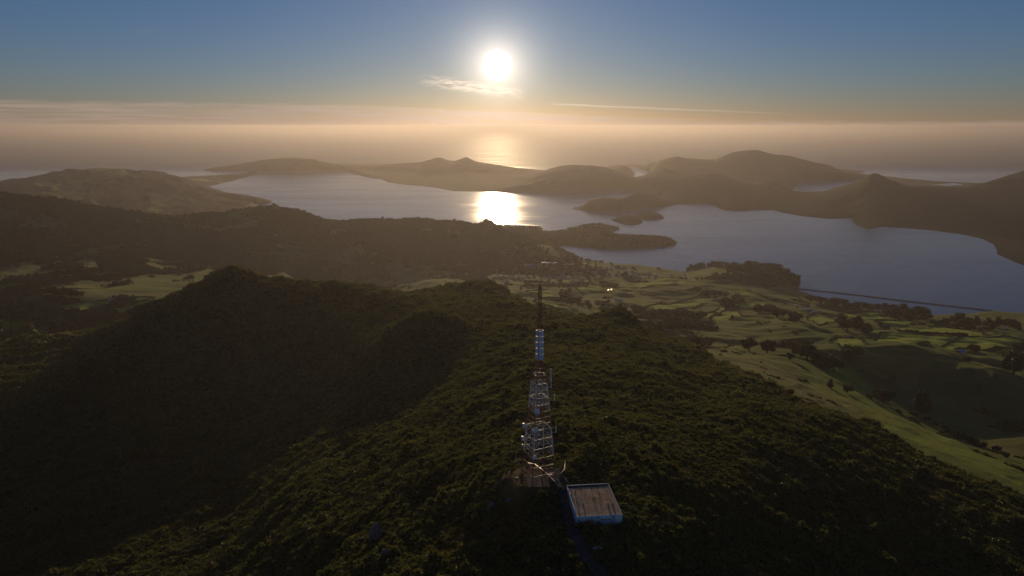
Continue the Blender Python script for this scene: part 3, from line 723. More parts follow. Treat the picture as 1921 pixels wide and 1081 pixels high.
cell = lambda A: A[:-1, :-1]
is_main = cell(LANDID) == 0
nearb = cell(B_NEAR) > 0.5
rid = is_main & ~nearb & (cell(DC) > 2950) & (cell(leftness) > 0.5)
coasth = rid & (cell(DC) > 6100)
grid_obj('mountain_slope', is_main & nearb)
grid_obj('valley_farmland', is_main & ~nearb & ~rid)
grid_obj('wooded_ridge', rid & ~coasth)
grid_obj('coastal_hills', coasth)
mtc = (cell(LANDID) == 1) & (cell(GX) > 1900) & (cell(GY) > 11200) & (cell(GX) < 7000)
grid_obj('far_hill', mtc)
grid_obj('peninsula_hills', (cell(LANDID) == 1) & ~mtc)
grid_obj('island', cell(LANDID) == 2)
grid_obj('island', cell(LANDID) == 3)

sea = MB().add([(-120000, -3000, 0), (120000, -3000, 0), (120000, 150000, 0), (-120000, 150000, 0)], [(0, 1, 2, 3)]).build('sea', M['water'])
sea['kind'] = 'structure'

# ------------------------------------------------------------------ plants
def ico(sub):
    bm = bmesh.new(); bmesh.ops.create_icosphere(bm, subdivisions=sub, radius=1.0)
    v = np.array([p.co[:] for p in bm.verts]); f = [tuple(q.index for q in p.verts) for p in bm.faces]
    bm.free(); return v, f

def leaf_cards(rng, n, radius_fn, size, flat=0.0):
    """small bent leaf clumps standing on and inside a crown's surface"""
    V = []; F = []
    for _ in range(n):
        d = rng.normal(size=3); d /= np.linalg.norm(d)
        if d[2] < -0.35: d[2] *= -0.6; d /= np.linalg.norm(d)
        p = radius_fn(d) * rng.uniform(0.80, 1.08)
        nrm = d + rng.normal(size=3) * 0.75; nrm /= np.linalg.norm(nrm)
        t = np.cross(nrm, rng.normal(size=3)); t /= np.linalg.norm(t); b = np.cross(nrm, t)
        s = size * rng.uniform(0.55, 1.35)
        k = len(V)
        V += [p - t * s, p - b * s * 0.62 + nrm * s * 0.22, p + t * s, p + b * s * 0.62 + nrm * s * 0.22]
        F += [(k, k + 1, k + 2), (k, k + 2, k + 3)]
    return V, F

def shrub_mesh(name, seed, lobes, n, size, mats, tall=0.75, core=0.80, sub=2):
    rng = np.random.default_rng(seed)
    mb = MB()
    for q in range(lobes):
        c = np.array([0, 0, tall * 0.45]) if lobes == 1 else np.append(rng.normal(size=2) * 0.34, tall * rng.uniform(0.30, 0.62))
        r = np.array([1, 1, tall]) * (0.92 if lobes == 1 else rng.uniform(0.48, 0.68))
        ph = rng.uniform(0, 6.28, 6)
        def bump(d, ph=ph):
            return 1 + 0.16 * math.sin(3 * d[0] + ph[0]) * math.sin(4 * d[1] + ph[1]) + 0.12 * math.sin(7 * d[0] + ph[2]) * math.cos(6 * d[2] + ph[3]) + 0.08 * math.sin(11 * d[1] + ph[4])
        v, f = ico(sub)
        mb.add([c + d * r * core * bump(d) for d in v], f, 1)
        V, F = leaf_cards(rng, n // lobes, lambda d: c + d * r * bump(d), size)
        mb.add(V, F, 0)
    return mb.mesh(name, *mats)

def tree_crown_mesh(name, seed, lobes, n, size, shape):
    """crown of unit height, from z=0.12 to z=1: several lobes, each core plus leaf clumps"""
    rng = np.random.default_rng(seed)
    mb = MB()
    for q in range(lobes):
        if shape == 'cone':
            t = (q + 0.5) / lobes
            rad = 0.30 * (1 - t) + 0.05
            c = np.array([rng.normal() * 0.03, rng.normal() * 0.03, 0.18 + 0.72 * t]); r = np.array([rad, rad, 0.16])
        elif shape == 'tall':
            t = (q + 0.5) / lobes
            c = np.array([rng.normal() * 0.06, rng.normal() * 0.06, 0.2 + 0.66 * t]); rad = 0.21 * (1 - 0.55 * t ** 2) + 0.04; r = np.array([rad, rad, 0.17])
        else:
            a = rng.uniform(0, 6.28); rr = 0.27 * math.sqrt(rng.uniform(0, 1))
            c = np.array([rr * math.cos(a), rr * math.sin(a), rng.uniform(0.34, 0.76)]); r = np.array([1, 1, 0.82]) * rng.uniform(0.17, 0.26)
        ph = rng.uniform(0, 6.28, 5)
        def bump(d, ph=ph):
            return 1 + 0.18 * math.sin(4 * d[0] + ph[0]) * math.sin(4 * d[1] + ph[1]) + 0.13 * math.sin(8 * d[2] + ph[2]) * math.cos(7 * d[0] + ph[3])
        v, f = ico(2)
        mb.add([c + d * r * 0.80 * bump(d) for d in v], f, 1)
        V, F = leaf_cards(rng, n // lobes, lambda d: c + d * r * bump(d), size)
        mb.add(V, F, 0)
    return mb.mesh(name, M['tree'], M['core'])

def trunk_mesh(name, seed):
    rng = random.Random(seed); mb = MB()
    mb.tube((0, 0, -0.03), (0.01, 0, 0.30), 0.045, 8, 0.03)
    for k in range(5):
        a = k * 1.3 + rng.random(); z = 0.16 + 0.05 * k
        mb.tube((0, 0, z), (0.20 * math.cos(a), 0.20 * math.sin(a), z + 0.22), 0.018, 6, 0.007)
    return mb.mesh(name, M['bark'])

SHRUBS = bpy.data.collections.new('shrub_kinds')
for k, (seed, lobes, n, sz, tall) in enumerate(((1, 1, 170, 0.16, 0.62), (2, 3, 210, 0.15, 0.70), (3, 4, 230, 0.14, 0.60), (4, 2, 190, 0.15, 0.90), (5, 1, 150, 0.18, 0.50))):
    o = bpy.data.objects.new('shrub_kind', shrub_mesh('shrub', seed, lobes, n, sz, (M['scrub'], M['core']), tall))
    SHRUBS.objects.link(o)
CROWNS = {}
for nm, a in {'round': (21, 9, 620, 0.036, 'round'), 'broad': (22, 11, 700, 0.034, 'round'), 'tall': (23, 6, 480, 0.036, 'tall'), 'cone': (24, 6, 420, 0.038, 'cone')}.items():
    CROWNS[nm] = (tree_crown_mesh('crown', *a), trunk_mesh('trunk', a[0]))
WOODS = bpy.data.collections.new('wood_kinds')
for nm in CROWNS:
    if nm != 'cone':
        WOODS.objects.link(bpy.data.objects.new('wood_kind', CROWNS[nm][0]))

def scatter(name, P, scl, coll, label, cat, tilt=0.15, zs=None):
    """one mass of plants: a point for each, grown by geometry nodes"""
    me = bpy.data.meshes.new(name)
    me.vertices.add(len(P)); me.vertices.foreach_set('co', P.ravel().astype(np.float32))
    a = me.attributes.new('size', 'FLOAT_VECTOR', 'POINT')
    s3 = np.stack([scl, scl * RNG.uniform(0.85, 1.15, len(scl)), scl * (RNG.uniform(0.75, 1.2, len(scl)) if zs is None else zs)], -1)
    a.data.foreach_set('vector', s3.ravel().astype(np.float32))
    r = me.attributes.new('turn', 'FLOAT_VECTOR', 'POINT')
    r3 = np.stack([RNG.normal(size=len(P)) * tilt, RNG.normal(size=len(P)) * tilt, RNG.uniform(0, 6.28, len(P))], -1)
    r.data.foreach_set('vector', r3.ravel().astype(np.float32))
    o = link(name, me); tag(o, label, cat, kind='stuff')
    g = bpy.data.node_groups.new(name, 'GeometryNodeTree')
    g.interface.new_socket('Geometry', in_out='INPUT', socket_type='NodeSocketGeometry')
    g.interface.new_socket('Geometry', in_out='OUTPUT', socket_type='NodeSocketGeometry')
    N = g.nodes; L = g.links
    gi = N.new('NodeGroupInput'); go = N.new('NodeGroupOutput')
    ci = N.new('GeometryNodeCollectionInfo'); ci.inputs[0].default_value = coll; ci.inputs[1].default_value = True; ci.inputs[2].default_value = True
    ip = N.new('GeometryNodeInstanceOnPoints'); ip.inputs['Pick Instance'].default_value = True
    at1 = N.new('GeometryNodeInputNamedAttribute'); at1.data_type = 'FLOAT_VECTOR'; at1.inputs[0].default_value = 'size'
    at2 = N.new('GeometryNodeInputNamedAttribute'); at2.data_type = 'FLOAT_VECTOR'; at2.inputs[0].default_value = 'turn'
    rv = N.new('FunctionNodeRandomValue'); rv.data_type = 'INT'
    rv.inputs[4].default_value = 0; rv.inputs[5].default_value = len(coll.objects) - 1
    L.new(gi.outputs[0], ip.inputs['Points']); L.new(ci.outputs[0], ip.inputs['Instance'])
    L.new(rv.outputs[2], ip.inputs['Instance Index'])
    L.new(at1.outputs[0], ip.inputs['Scale']); L.new(at2.outputs[0], ip.inputs['Rotation'])
    L.new(ip.outputs[0], go.inputs[0])
    md = o.modifiers.new('grow', 'NODES'); md.node_group = g
    return o

def polar_cells(d0, d1, step, a0=-48, a1=48, minstep=0.0):
    """jittered points whose spacing grows with distance (never below minstep metres)"""
    out = []
    d = d0
    while d < d1:
        s = max(step * d, minstep); ds = s
        n = int(math.radians(a1 - a0) * d / s)
        th = np.radians(a0) + (np.arange(n) + RNG.uniform(0, 1, n)) * (math.radians(a1 - a0) / n)
        dd = d + RNG.uniform(0, ds, n)
        out.append(np.stack([dd * np.sin(th), dd * np.cos(th), np.full(n, s)], -1))
        d += ds
    return np.concatenate(out)

def gridval(A, x, y):
    a = np.clip(np.rint((np.arctan2(x, y - OY) - TH[0]) / (TH[1] - TH[0])).astype(int), 0, NA - 1)
    d = np.clip(np.rint((np.log(np.hypot(x, y - OY)) - LD[0]) / (LD[1] - LD[0])).astype(int), 0, ND - 1)
    return A[d, a]

# the drive and the paths stay clear of bush
drive_px = [(1036, 884), (1046, 900), (1056, 920), (1063, 945), (1070, 975), (1078, 1000), (1090, 1030), (1112, 1062), (1140, 1085)]
DRIVE = np.array([ground(*p)[:2] for p in drive_px] + [(52, 225), (70, 195)])
def near_line(L, x, y):
    d = np.full(x.shape, 1e9)
    for (x0, y0), (x1, y1) in zip(L[:-1], L[1:]):
        ex, ey = x1 - x0, y1 - y0
        t = np.clip(((x - x0) * ex + (y - y0) * ey) / (ex * ex + ey * ey), 0, 1)
        d = np.minimum(d, np.hypot(x - x0 - t * ex, y - y0 - t * ey))
    return d

def clear_zone(x, y):
    k = near_line(DRIVE, x, y) < 4.6
    c, s = math.cos(BLD_A), math.sin(BLD_A)
    lx = (x - BLD_C[0]) * c + (y - BLD_C[1]) * s; ly = -(x - BLD_C[0]) * s + (y - BLD_C[1]) * c
    k |= (np.abs(lx) < 13.2) & (np.abs(ly) < 16.5)
    k |= gridval(DIRT, x, y) > 0.3
    return k

P = polar_cells(215, 1750, 0.0047, -48, 48, 1.95)
x, y, s = P.T
ok = (gridval(B_NEAR, x, y) > 0.5) & ~clear_zone(x, y) & (y > 170)
lum = fbm(x, y, 26, 3, off=51)            # thin and thick patches
ok &= RNG.uniform(size=len(x)) < np.clip(0.93 + lum * 0.5, 0.35, 1)
x, y, s, lum = x[ok], y[ok], s[ok], lum[ok]
sc_ = s * RNG.lognormal(-0.10, 0.33, len(x)) * (0.85 + 0.6 * np.clip(lum + 0.2, 0, 0.8)) * 1.06
tz = np.hypot(x - TOWER[0], (y - TOWER[1] + 6) * 0.8)
sc_ *= 0.45 + 0.55 * sstep(tz, 14, 30)
z = hgt(x, y) - 0.15 * sc_
scatter('native_bush', np.stack([x, y, z], -1), sc_, SHRUBS, 'dense low native bush covering the mountain slopes round the mast', 'bush', 0.14)
print('bush', len(x))

# taller crowns standing out of the bush
P = polar_cells(225, 1500, 0.019, -47, 47, 7.5)
x, y, s = P.T
nz = fbm(x, y, 80, 3, off=91)
ok = (gridval(B_NEAR, x, y) > 0.5) & ~clear_zone(x, y) & (np.hypot(x - TOWER[0], y - TOWER[1]) > 34) & (RNG.uniform(size=len(x)) < np.clip(0.30 + nz * 1.3, 0.04, 0.8))
x, y, s = x[ok], y[ok], s[ok]
sc_ = np.clip(RNG.lognormal(1.35, 0.32, len(x)), 2.2, 7.0) * (0.8 + 0.25 * s / 7.5)
scatter('tall_bush_crowns', np.stack([x, y, hgt(x, y) - 0.22 * sc_], -1), sc_, WOODS, 'taller dark crowns standing out of the low native bush', 'bush', 0.1)
print('tall', len(x))

# rough ground beside the pasture, and scrub along gullies
P = polar_cells(520, 3400, 0.0034, -46, 46, 2.6)
x, y, s = P.T
rgh = gridval(ROUGH, x, y); bm_ = gridval(BUSHM, x, y); nr = gridval(B_NEAR, x, y); fm = gridval(farm_wood, x, y)
n1_ = fbm(x, y, 45, 3, off=61); n2_ = fbm(x, y, 190, 3, off=63)
ok = (nr < 0.5) & (hgt(x, y) > 2) & (gridval(SUNLIT_GREEN, x, y) < 0.3) & (((rgh > 0.5) & (n1_ > 0.30)) | ((rgh < 0.5) & (n1_ + 1.3 * n2_ > 0.62)))
ok &= RNG.uniform(size=len(x)) < 0.7
x, y, s = x[ok], y[ok], s[ok]
sc_ = s * RNG.lognormal(-0.3, 0.35, len(x)) * np.where(gridval(ROUGH, x, y) > 0.5, 0.6, 1.0)
scatter('scrub', np.stack([x, y, hgt(x, y) - 0.1 * sc_], -1), sc_, SHRUBS, 'patchy dark scrub and rushes on the rough pasture', 'scrub', 0.2)
print('scrub', len(x))

# woodland on the middle ridge, the headlands and in the valleys
P = polar_cells(1250, 6600, 0.0031, -44, 40, 6.0)
x, y, s = P.T
wv = np.maximum.reduce([gridval(ridge_wood, x, y), gridval(farm_wood, x, y), gridval(head, x, y) * 0.6, gridval(port_wood, x, y) * 0.75])
ok = (gridval(B_NEAR, x, y) < 0.5) & (hgt(x, y) > 1.5) & (RNG.uniform(size=len(x)) < wv * 0.85)
isl = (gridval(LANDID, x, y) >= 2) & (hgt(x, y) > 1.0)
ok |= isl
ok &= gridval(LANDID, x, y) != 1
x, y, s = x[ok], y[ok], s[ok]
sc_ = np.where(gridval(LANDID, x, y) >= 2, 0.6, 1.0) * np.where((y > 4700) & (x > 100), 0.75, 1.0) * np.clip(s * 1.25, 9, 17) * RNG.lognormal(-0.08, 0.25, len(x))
scatter('woodland', np.stack([x, y, hgt(x, y) - 0.16 * sc_], -1), sc_ * 1.25, WOODS, 'hazy dark woodland covering the middle ridge and harbour headlands', 'woodland', 0.06, zs=RNG.uniform(0.6, 1.05, len(x)))
print('wood', len(x))

# ------------------------------------------------------------------ transmission mast
def at_z(px, py, z):
    r = ray(px, py); k = (z - CAM_Z) / r[2]
    return (r[0] * k, r[1] * k, z)

mast = empty('transmission_mast', TOWER)
tag(mast, 'tall red and white steel lattice mast with dishes and blue-lit antenna panels on the summit', 'mast')
PHI = math.radians(-21)
PROFILE = [(0, 9.3), (14, 8.0), (29, 6.55), (38, 5.7), (52.5, 4.3), (61, 2.6), (64, 1.7), (66, 1.30), (79.5, 1.25), (80.5, 1.0), (101, 0.85)]
def rad(h):
    for (h0, r0), (h1, r1) in zip(PROFILE[:-1], PROFILE[1:]):
        if h <= h1: return r0 + (r1 - r0) * (h - h0) / (h1 - h0)
    return PROFILE[-1][1]
def corner(k, h):
    a = PHI + k * math.pi / 2; r = rad(h)
    return Vector((r * math.cos(a), r * math.sin(a), h))

BANDS = [(0, 14, 'red_steel', 3), (14, 29, 'white_steel', 3), (29, 38, 'red_steel', 3), (38, 52.5, 'white_steel', 4), (52.5, 64, 'red_steel', 6), (64, 79.5, 'dark_steel', 8), (79.5, 101, 'red_steel', 11)]
for (h0, h1, mt, nseg) in BANDS:
    lower = h0 < 60
    lr = 0.28 if h0 < 30 else 0.22 if lower else 0.10
    br = 0.10 if h0 < 55 else 0.045
    hs = [h0 + (h1 - h0) * i / nseg for i in range(nseg + 1)]
    for k in range(4):
        mb = MB()
        for a, b in zip(hs[:-1], hs[1:]): mb.tube(corner(k, a), corner(k, b), lr, 6)
        mb.build('leg', M[mt], mast)
        fb = MB()
        for a, b in zip(hs[:-1], hs[1:]):
            p0, p1, q0, q1 = corner(k, a), corner((k + 1) % 4, a), corner(k, b), corner((k + 1) % 4, b)
            mid = (q0 + q1) / 2
            if lower:                                   # K bracing with secondary struts
                fb.tube(p0, mid, br, 5); fb.tube(p1, mid, br, 5)
                fb.tube(q0, q1, br * 1.1, 5)
                fb.tube((p0 + mid) / 2, (p0 + q0) / 2, br * 0.6, 4); fb.tube((p1 + mid) / 2, (p1 + q1) / 2, br * 0.6, 4)
                fb.tube((p0 + mid) / 2, q0.lerp(mid, 0.02), br * 0.7, 4); fb.tube((p1 + mid) / 2, q1.lerp(mid, 0.02), br * 0.7, 4)
                fb.tube((p0 + p1) / 2, mid, br * 0.6, 4); fb.tube((q0 + mid) / 2, corner((k + 2) % 4, b).lerp(q0, 0.5), br * 0.6, 4)
            else:
                fb.tube(p0, q1, br, 4); fb.tube(p1, q0, br, 4); fb.tube(q0, q1, br, 4)
        fb.build('bracing', M[mt], mast)

def ring_platform(h, out, mat):
    """walkway round the mast with a hand rail"""
    pl = MB(); rl = MB()
    cs = [corner(k, h) * 1.0 for k in range(4)]
    for k in range(4):
        a, b = cs[k].copy(), cs[(k + 1) % 4].copy()
        sa = Vector((a.x, a.y, 0)).normalized(); sb = Vector((b.x, b.y, 0)).normalized()
        ao, bo = a + sa * out, b + sb * out
        ai, bi = a - sa * out * 0.6, b - sb * out * 0.6
        t = Vector((0, 0, 0.12))
        pl.add([ai, bi, bo, ao, ai + t, bi + t, bo + t, ao + t], [(0, 3, 2, 1), (4, 5, 6, 7), (0, 1, 5, 4), (1, 2, 6, 5), (2, 3, 7, 6), (3, 0, 4, 7)])
        for hh in (0.65, 1.2):
            rl.tube(ao + Vector((0, 0, hh)), bo + Vector((0, 0, hh)), 0.055, 4)
        for i in range(5):
            p = ao.lerp(bo, i / 5); rl.tube(p, p + Vector((0, 0, 1.2)), 0.05, 4)
    o = pl.build('platform', mat, mast)
    rl.build('hand_rail', M['galv'], o)
ring_platform(28.6, 0.55, M['dark_steel'])
ring_platform(44.5, 0.45, M['dark_steel'])
ring_platform(56.5, 0.4, M['red_steel'])

# cable ladder running up inside the mast
cl = MB()
for sx in (-0.4, 0.4):
    for h in range(0, 60, 6):
        s0, s1 = 1 - h / 90, 1 - (h + 6) / 90
        cl.tube((sx - 1.6 * s0, 1.2 * s0, h), (sx - 1.6 * s1, 1.2 * s1, h + 6), 0.09, 4)
for h in range(0, 60):
    s0 = 1 - h / 90
    cl.tube((-0.4 - 1.6 * s0, 1.2 * s0, h), (0.4 - 1.6 * s0, 1.2 * s0, h), 0.04, 4)
cl.build('ladder', M['galv'], mast)

# five tiers of broadcast panels on the four faces
for tier in range(5):
    for k in range(4):
        h = 64.6 + tier * 3.0
        a, b = corner(k, h + 1.4), corner((k + 1) % 4, h + 1.4)
        c = (a + b) / 2; nrm = Vector((c.x, c.y, 0)).normalized()
        ang = math.atan2(nrm.y, nrm.x)
        mb = MB()
        mb.box((0, 0, 0), (0.42, 2.15, 2.72)); mb.box((0.24, 0, 0), (0.12, 1.9, 2.5))
        o = mb.build('antenna_panel', M['panel'], mast, c + nrm * 0.62)
        o.rotation_euler = (0, 0, ang)
# bristling dipoles on the top mast
dp = MB()
for i in range(17):
    h = 80.4 + i * 1.18
    for k in range(4):
        c = (corner(k, h) + corner((k + 1) % 4, h)) / 2; n_ = Vector((c.x, c.y, 0)).normalized()
        dp.tube(c, c + n_ * 0.4, 0.022, 4); dp.tube(c + n_ * 0.4 + Vector((0, 0, -0.2)), c + n_ * 0.4 + Vector((0, 0, 0.2)), 0.025, 4)
dp.build('dipole_array', M['galv'], mast)['kind'] = 'stuff'
sp_ = MB(); sp_.tube((0, 0, 100), (0, 0, 103.5), 0.18, 6, 0.14); sp_.tube((0, 0, 103.5), (0, 0, 106.5), 0.10, 5, 0.05)
for k in range(4): sp_.tube(corner(k, 100.9), (0, 0, 102.3), 0.05, 4)
sp_.build('lightning_spike', M['dark_steel'], mast)

def dish(pos, r, face, drum=0.5):
    """drum-shrouded dish: rim, curved radome face and a pipe mount"""
    f = Vector(face).normalized()
    root = MB(); c = Vector(pos)
    root.tube(c - f * drum, c, r, 20)
    root.tube(c - f * (drum + r * 0.55), c - f * drum, r * 0.25, 14, r * 0.97)
    o = root.build('dish', M['radome'], mast, smooth=False)
    fb = MB(); n = 20
    u = f.cross(Vector((0, 0, 1))).normalized(); v = f.cross(u)
    rings = [(0.985, 0.003), (0.7, r * 0.09), (0.35, r * 0.14)]
    vs = [c + f * (rings[i][1]) + (u * math.cos(6.2832 * j / n) + v * math.sin(6.2832 * j / n)) * r * rings[i][0] for i in range(3) for j in range(n)] + [c + f * r * 0.16]
    fs = [(i * n + j, i * n + (j + 1) % n, (i + 1) * n + (j + 1) % n, (i + 1) * n + j) for i in range(2) for j in range(n)] + [(2 * n + j, 2 * n + (j + 1) % n, 3 * n) for j in range(n)]
    fb.add(vs, fs); fb.build('radome', M['panel'], o, smooth=True)
    mp = MB(); back = c - f * (drum + r * 0.5)
    mp.tube(back + Vector((0, 0, -r)), back + Vector((0, 0, r * 0.9)), 0.10, 6)
    inner = Vector((back.x * 0.55, back.y * 0.55, back.z)); mp.tube(back, inner, 0.09, 5)
    mp.build('mount', M['galv'], o)

def on_front(px, py, off=1.0):
    """point on the mast's front corner plane seen at this pixel"""
    r = ray(px, py); yy = TOWER[1] - off
    k = yy / r[1]
    return Vector((r[0] * k - TOWER[0], -off, CAM_Z + r[2] * k - TOWER[2]))
dish(on_front(1007.5, 773, 6.6), 1.42, (-0.05, -1, 0.08))
dish(on_front(1005.5, 807, 7.6), 1.35, (-0.08, -1, 0.05))
dish(on_front(1003, 859, 9.2), 0.98, (-0.02, -1, 0.05))
dish(on_front(980.5, 799, 1.5), 1.30, (-1, -0.28, 0.0), 0.9)
dish(on_front(978.5, 823, 1.8), 1.25, (-1, -0.22, 0.0), 0.9)
dish(on_front(979, 836, 3.0), 0.6, (-1, -0.3, 0.0), 0.5)
for (px, p0, p1) in ((1033.5, 692, 712), (1034, 712, 728), (1040.5, 740, 752), (1043, 800, 812)):   # whip and stick aerials
    a, b = on_front(px, p1, 1.6), on_front(px, p0, 1.6)
    mb = MB(); mb.tube(a, b, 0.22, 8)
    inn = Vector((a.x * 0.75, a.y, a.z + 0.3)); mb.tube(a + Vector((0, 0, 0.3)), inn, 0.07, 4)
    inn2 = Vector((b.x * 0.75, b.y, b.z - 0.4)); mb.tube(b - Vector((0, 0, 0.4)), inn2, 0.07, 4)
    mb.build('stick_aerial', M['radome'], mast)
for k in range(4):                                            # concrete feet
    c = corner(k, 0); mb = MB(); mb.box((c.x, c.y, 0.1), (2.2, 2.2, 1.0)); mb.build('footing', M['concrete'], mast)

# concrete apron under the mast
ap = MB(); ap.box((0, 0, -0.18), (10.5, 12.5, 0.5)); pad_o = ap.build('concrete_pad', M['concrete'], None, (TOWER[0] - 0.6, TOWER[1] - 3.5, TOWER[2] + 0.12)); pad_o.rotation_euler.z = 0.06
tag(pad_o, 'bare concrete apron under the lattice mast', 'pad')

# ------------------------------------------------------------------ drive
def ribbon(name, line, width, mat, lift=0.12, step=2.0, label=None):
    pts = []
    for a, b in zip(line[:-1], line[1:]):
        n = max(1, int(np.hypot(*(np.array(b) - a)) / step))
        pts += [np.array(a) + (np.array(b) - a) * i / n for i in range(n)]
    pts.append(np.array(line[-1])); pts = np.array(pts)
    for _ in range(6): pts[1:-1] = (pts[:-2] + pts[2:] + 2 * pts[1:-1]) / 4
    tg = np.gradient(pts, axis=0); tg /= np.linalg.norm(tg, axis=1)[:, None]
    nr = np.stack([-tg[:, 1], tg[:, 0]], -1)
    V = []; F = []
    cols = 5
    for i, p in enumerate(pts):
        for c in range(cols):
            q = p + nr[i] * width * (c / (cols - 1) - 0.5)
            V.append((q[0], q[1], float(hgt(q[0], q[1])) + lift))
    for i in range(len(pts) - 1):
        for c in range(cols - 1):
            k = i * cols + c; F.append((k, k + 1, k + cols + 1, k + cols))
    o = MB().add(V, F).build(name, mat); o['kind'] = 'structure'
    return o
ribbon('driveway', DRIVE, 6.0, M['asphalt'])

# ------------------------------------------------------------------ equipment building
BW, BD, BH = 21.6, 28.6, 4.9
bld = empty('transmitter_building', (BLD_C[0], BLD_C[1], BLD_Z + 0.15), BLD_A)
tag(bld, 'flat-roofed pale blue-white transmitter building with tan roof below the mast', 'building')
T = 0.35
def wall(name, c, d): return MB().box(c, d).build(name, M['wall'], bld)
HZ = BH / 2 - 0.9
front = wall('wall', (0, -BD / 2 + T / 2, HZ), (BW, T, BH + 1.2))
back_ = wall('wall', (0, BD / 2 - T / 2, HZ + 0.05), (BW, T, BH + 1.3))
left_ = wall('wall', (-BW / 2 + T / 2, 0, HZ), (T, BD - 2 * T - 0.01, BH + 1.2))
right_ = wall('wall', (BW / 2 - T / 2, 0, HZ), (T, BD - 2 * T - 0.01, BH + 1.2))
TOPZ = HZ + (BH + 1.2) / 2
roof = MB().box((0, 0, TOPZ - 0.26), (BW - 2 * T - 0.02, BD - 2 * T - 0.02, 0.3)).build('roof', M['roof_gravel'], bld)
MB().box((0, -BD / 2 + 0.17, TOPZ + 0.05), (BW + 0.12, 0.5, 0.1)).build('parapet_cap', M['parapet'], bld)
MB().box((0, BD / 2 - 0.17, TOPZ + 0.15), (BW + 0.12, 0.5, 0.1)).build('parapet_cap', M['parapet'], bld)
MB().box((-BW / 2 + 0.17, 0, TOPZ + 0.053), (0.5, BD - 0.9, 0.1)).build('parapet_cap', M['parapet'], bld)
MB().box((0, BD / 2 - T - 1.05, TOPZ - 0.095), (BW - 2 * T - 0.06, 1.9, 0.03)).build('roof_dark_strip', M['asphalt'], bld)  # dark strip along the back edge of the roof
# right-hand parapet stands higher, its top sloping down towards the front
pr = MB(); x0, x1 = BW / 2 - 0.38, BW / 2 + 0.04; y0, y1 = -BD / 2 + 0.45, BD / 2 - 0.45
pr.add([(x0, y0, TOPZ), (x1, y0, TOPZ), (x1, y1, TOPZ), (x0, y1, TOPZ), (x0, y0, TOPZ + 0.12), (x1, y0, TOPZ + 0.12), (x1, y1, TOPZ + 0.12), (x0, y1, TOPZ + 0.12)],
       [(0, 3, 2, 1), (4, 5, 6, 7), (0, 1, 5, 4), (1, 2, 6, 5), (2, 3, 7, 6), (3, 0, 4, 7)])
pr.build('parapet', M['parapet'], bld)
# vents, pipes and posts on the roof (pixel of each foot, height)
RZ_ = TOPZ - 0.11
def roof_local(px, py):
    w_ = at_z(px, py, BLD_Z + 0.15 + RZ_)
    dx_, dy_ = w_[0] - BLD_C[0], w_[1] - BLD_C[1]
    c, s = math.cos(BLD_A), math.sin(BLD_A)
    return dx_ * c + dy_ * s, -dx_ * s + dy_ * c
zoomed = [(425, 360, 1.0, 'cowl'), (490, 360, 1.1, 'cowl'), (578, 330, 1.5, 'pipe'), (745, 325, 1.5, 'pipe'), (845, 320, 1.5, 'pipe'), (645, 415, 1.2, 'pipe'), (540, 445, 0.7, 'pipe'), (580, 475, 0.6, 'pipe'),
          (450, 540, 1.0, 'pipe'), (510, 540, 1.2, 'pipe'), (540, 590, 1.5, 'cowl'), (618, 575, 1.4, 'cowl'), (702, 480, 1.5, 'pipe'), (765, 485, 1.6, 'pipe'), (810, 485, 1.5, 'pipe'), (858, 480, 1.5, 'pipe'), (790, 480, 0.8, 'pipe'),
          (1000, 560, 1.3, 'tank'), (1078, 560, 1.3, 'tank'), (990, 470, 0.6, 'pipe'), (1045, 468, 0.6, 'pipe'), (870, 390, 0.5, 'pipe'), (405, 390, 0.5, 'cowl'), (1015, 300, 0.4, 'pipe')]
for (cx, cy_, h, kd) in zoomed:
    lx, ly = roof_local(1020 + cx / 8.317, 880 + cy_ / 8.317)
    lx = max(-BW / 2 + 0.8, min(BW / 2 - 0.8, lx)); ly = max(-BD / 2 + 0.8, min(BD / 2 - 0.8, ly))
    mb = MB()
    if kd == 'pipe':
        mb.tube((0, 0, -0.02), (0, 0, h), 0.13, 8); mb.tube((0, 0, h), (0, 0, h + 0.12), 0.2, 8, 0.06)
        nm = 'vent_pipe'
    elif kd == 'cowl':
        mb.tube((0, 0, -0.02), (0, 0, h * 0.6), 0.26, 10); mb.tube((0, 0, h * 0.6), (0, 0, h * 0.75), 0.30, 10, 0.52); mb.tube((0, 0, h * 0.75), (0, 0, h), 0.52, 10, 0.2)
        nm = 'vent_cowl'
    else:
        mb.box((0, 0, h * 0.45), (0.75, 0.75, h * 0.9)); mb.tube((0, 0, h * 0.9), (0, 0, h * 1.15), 0.2, 8, 0.3)
        nm = 'extractor_fan'
    mb.build(nm, M['galv'] if kd != 'pipe' else M['dark_steel'], bld, (lx, ly, RZ_))
# front wall furniture
FY = -BD / 2
def on_wall(cx): return (cx - 868) / 720 * BW      # pixels of the enlarged wall to metres
def wall_box(name, cx0, cx1, z0, z1, mat, out=0.06):
    a, b = on_wall(cx0), on_wall(cx1)
    return MB().box(((a + b) / 2, FY - out / 2, (z0 + z1) / 2), (b - a, out, z1 - z0)).build(name, mat, bld)
lv = wall_box('louvre_panel', 545, 735, 0.55, 2.2, M['door'], 0.10)
for i in range(6): MB().box((on_wall(640), FY - 0.13, 0.75 + i * 0.24), (on_wall(725) - on_wall(555), 0.06, 0.10)).build('slat', M['parapet'], lv)
dr = wall_box('door', 738, 800, 0.1, 2.6, M['parapet'], 0.08)
MB().box((on_wall(790), FY - 0.13, 1.2), (0.08, 0.1, 0.22)).build('handle', M['dark_steel'], dr)
for c in (915, 968, 1022):
    wnd = wall_box('window', c - 20, c + 20, 2.0, 2.75, M['parapet'], 0.07)
    MB().box((on_wall(c), FY - 0.085, 2.375), (0.95, 0.03, 0.55)).build('pane', M['glass'], wnd)
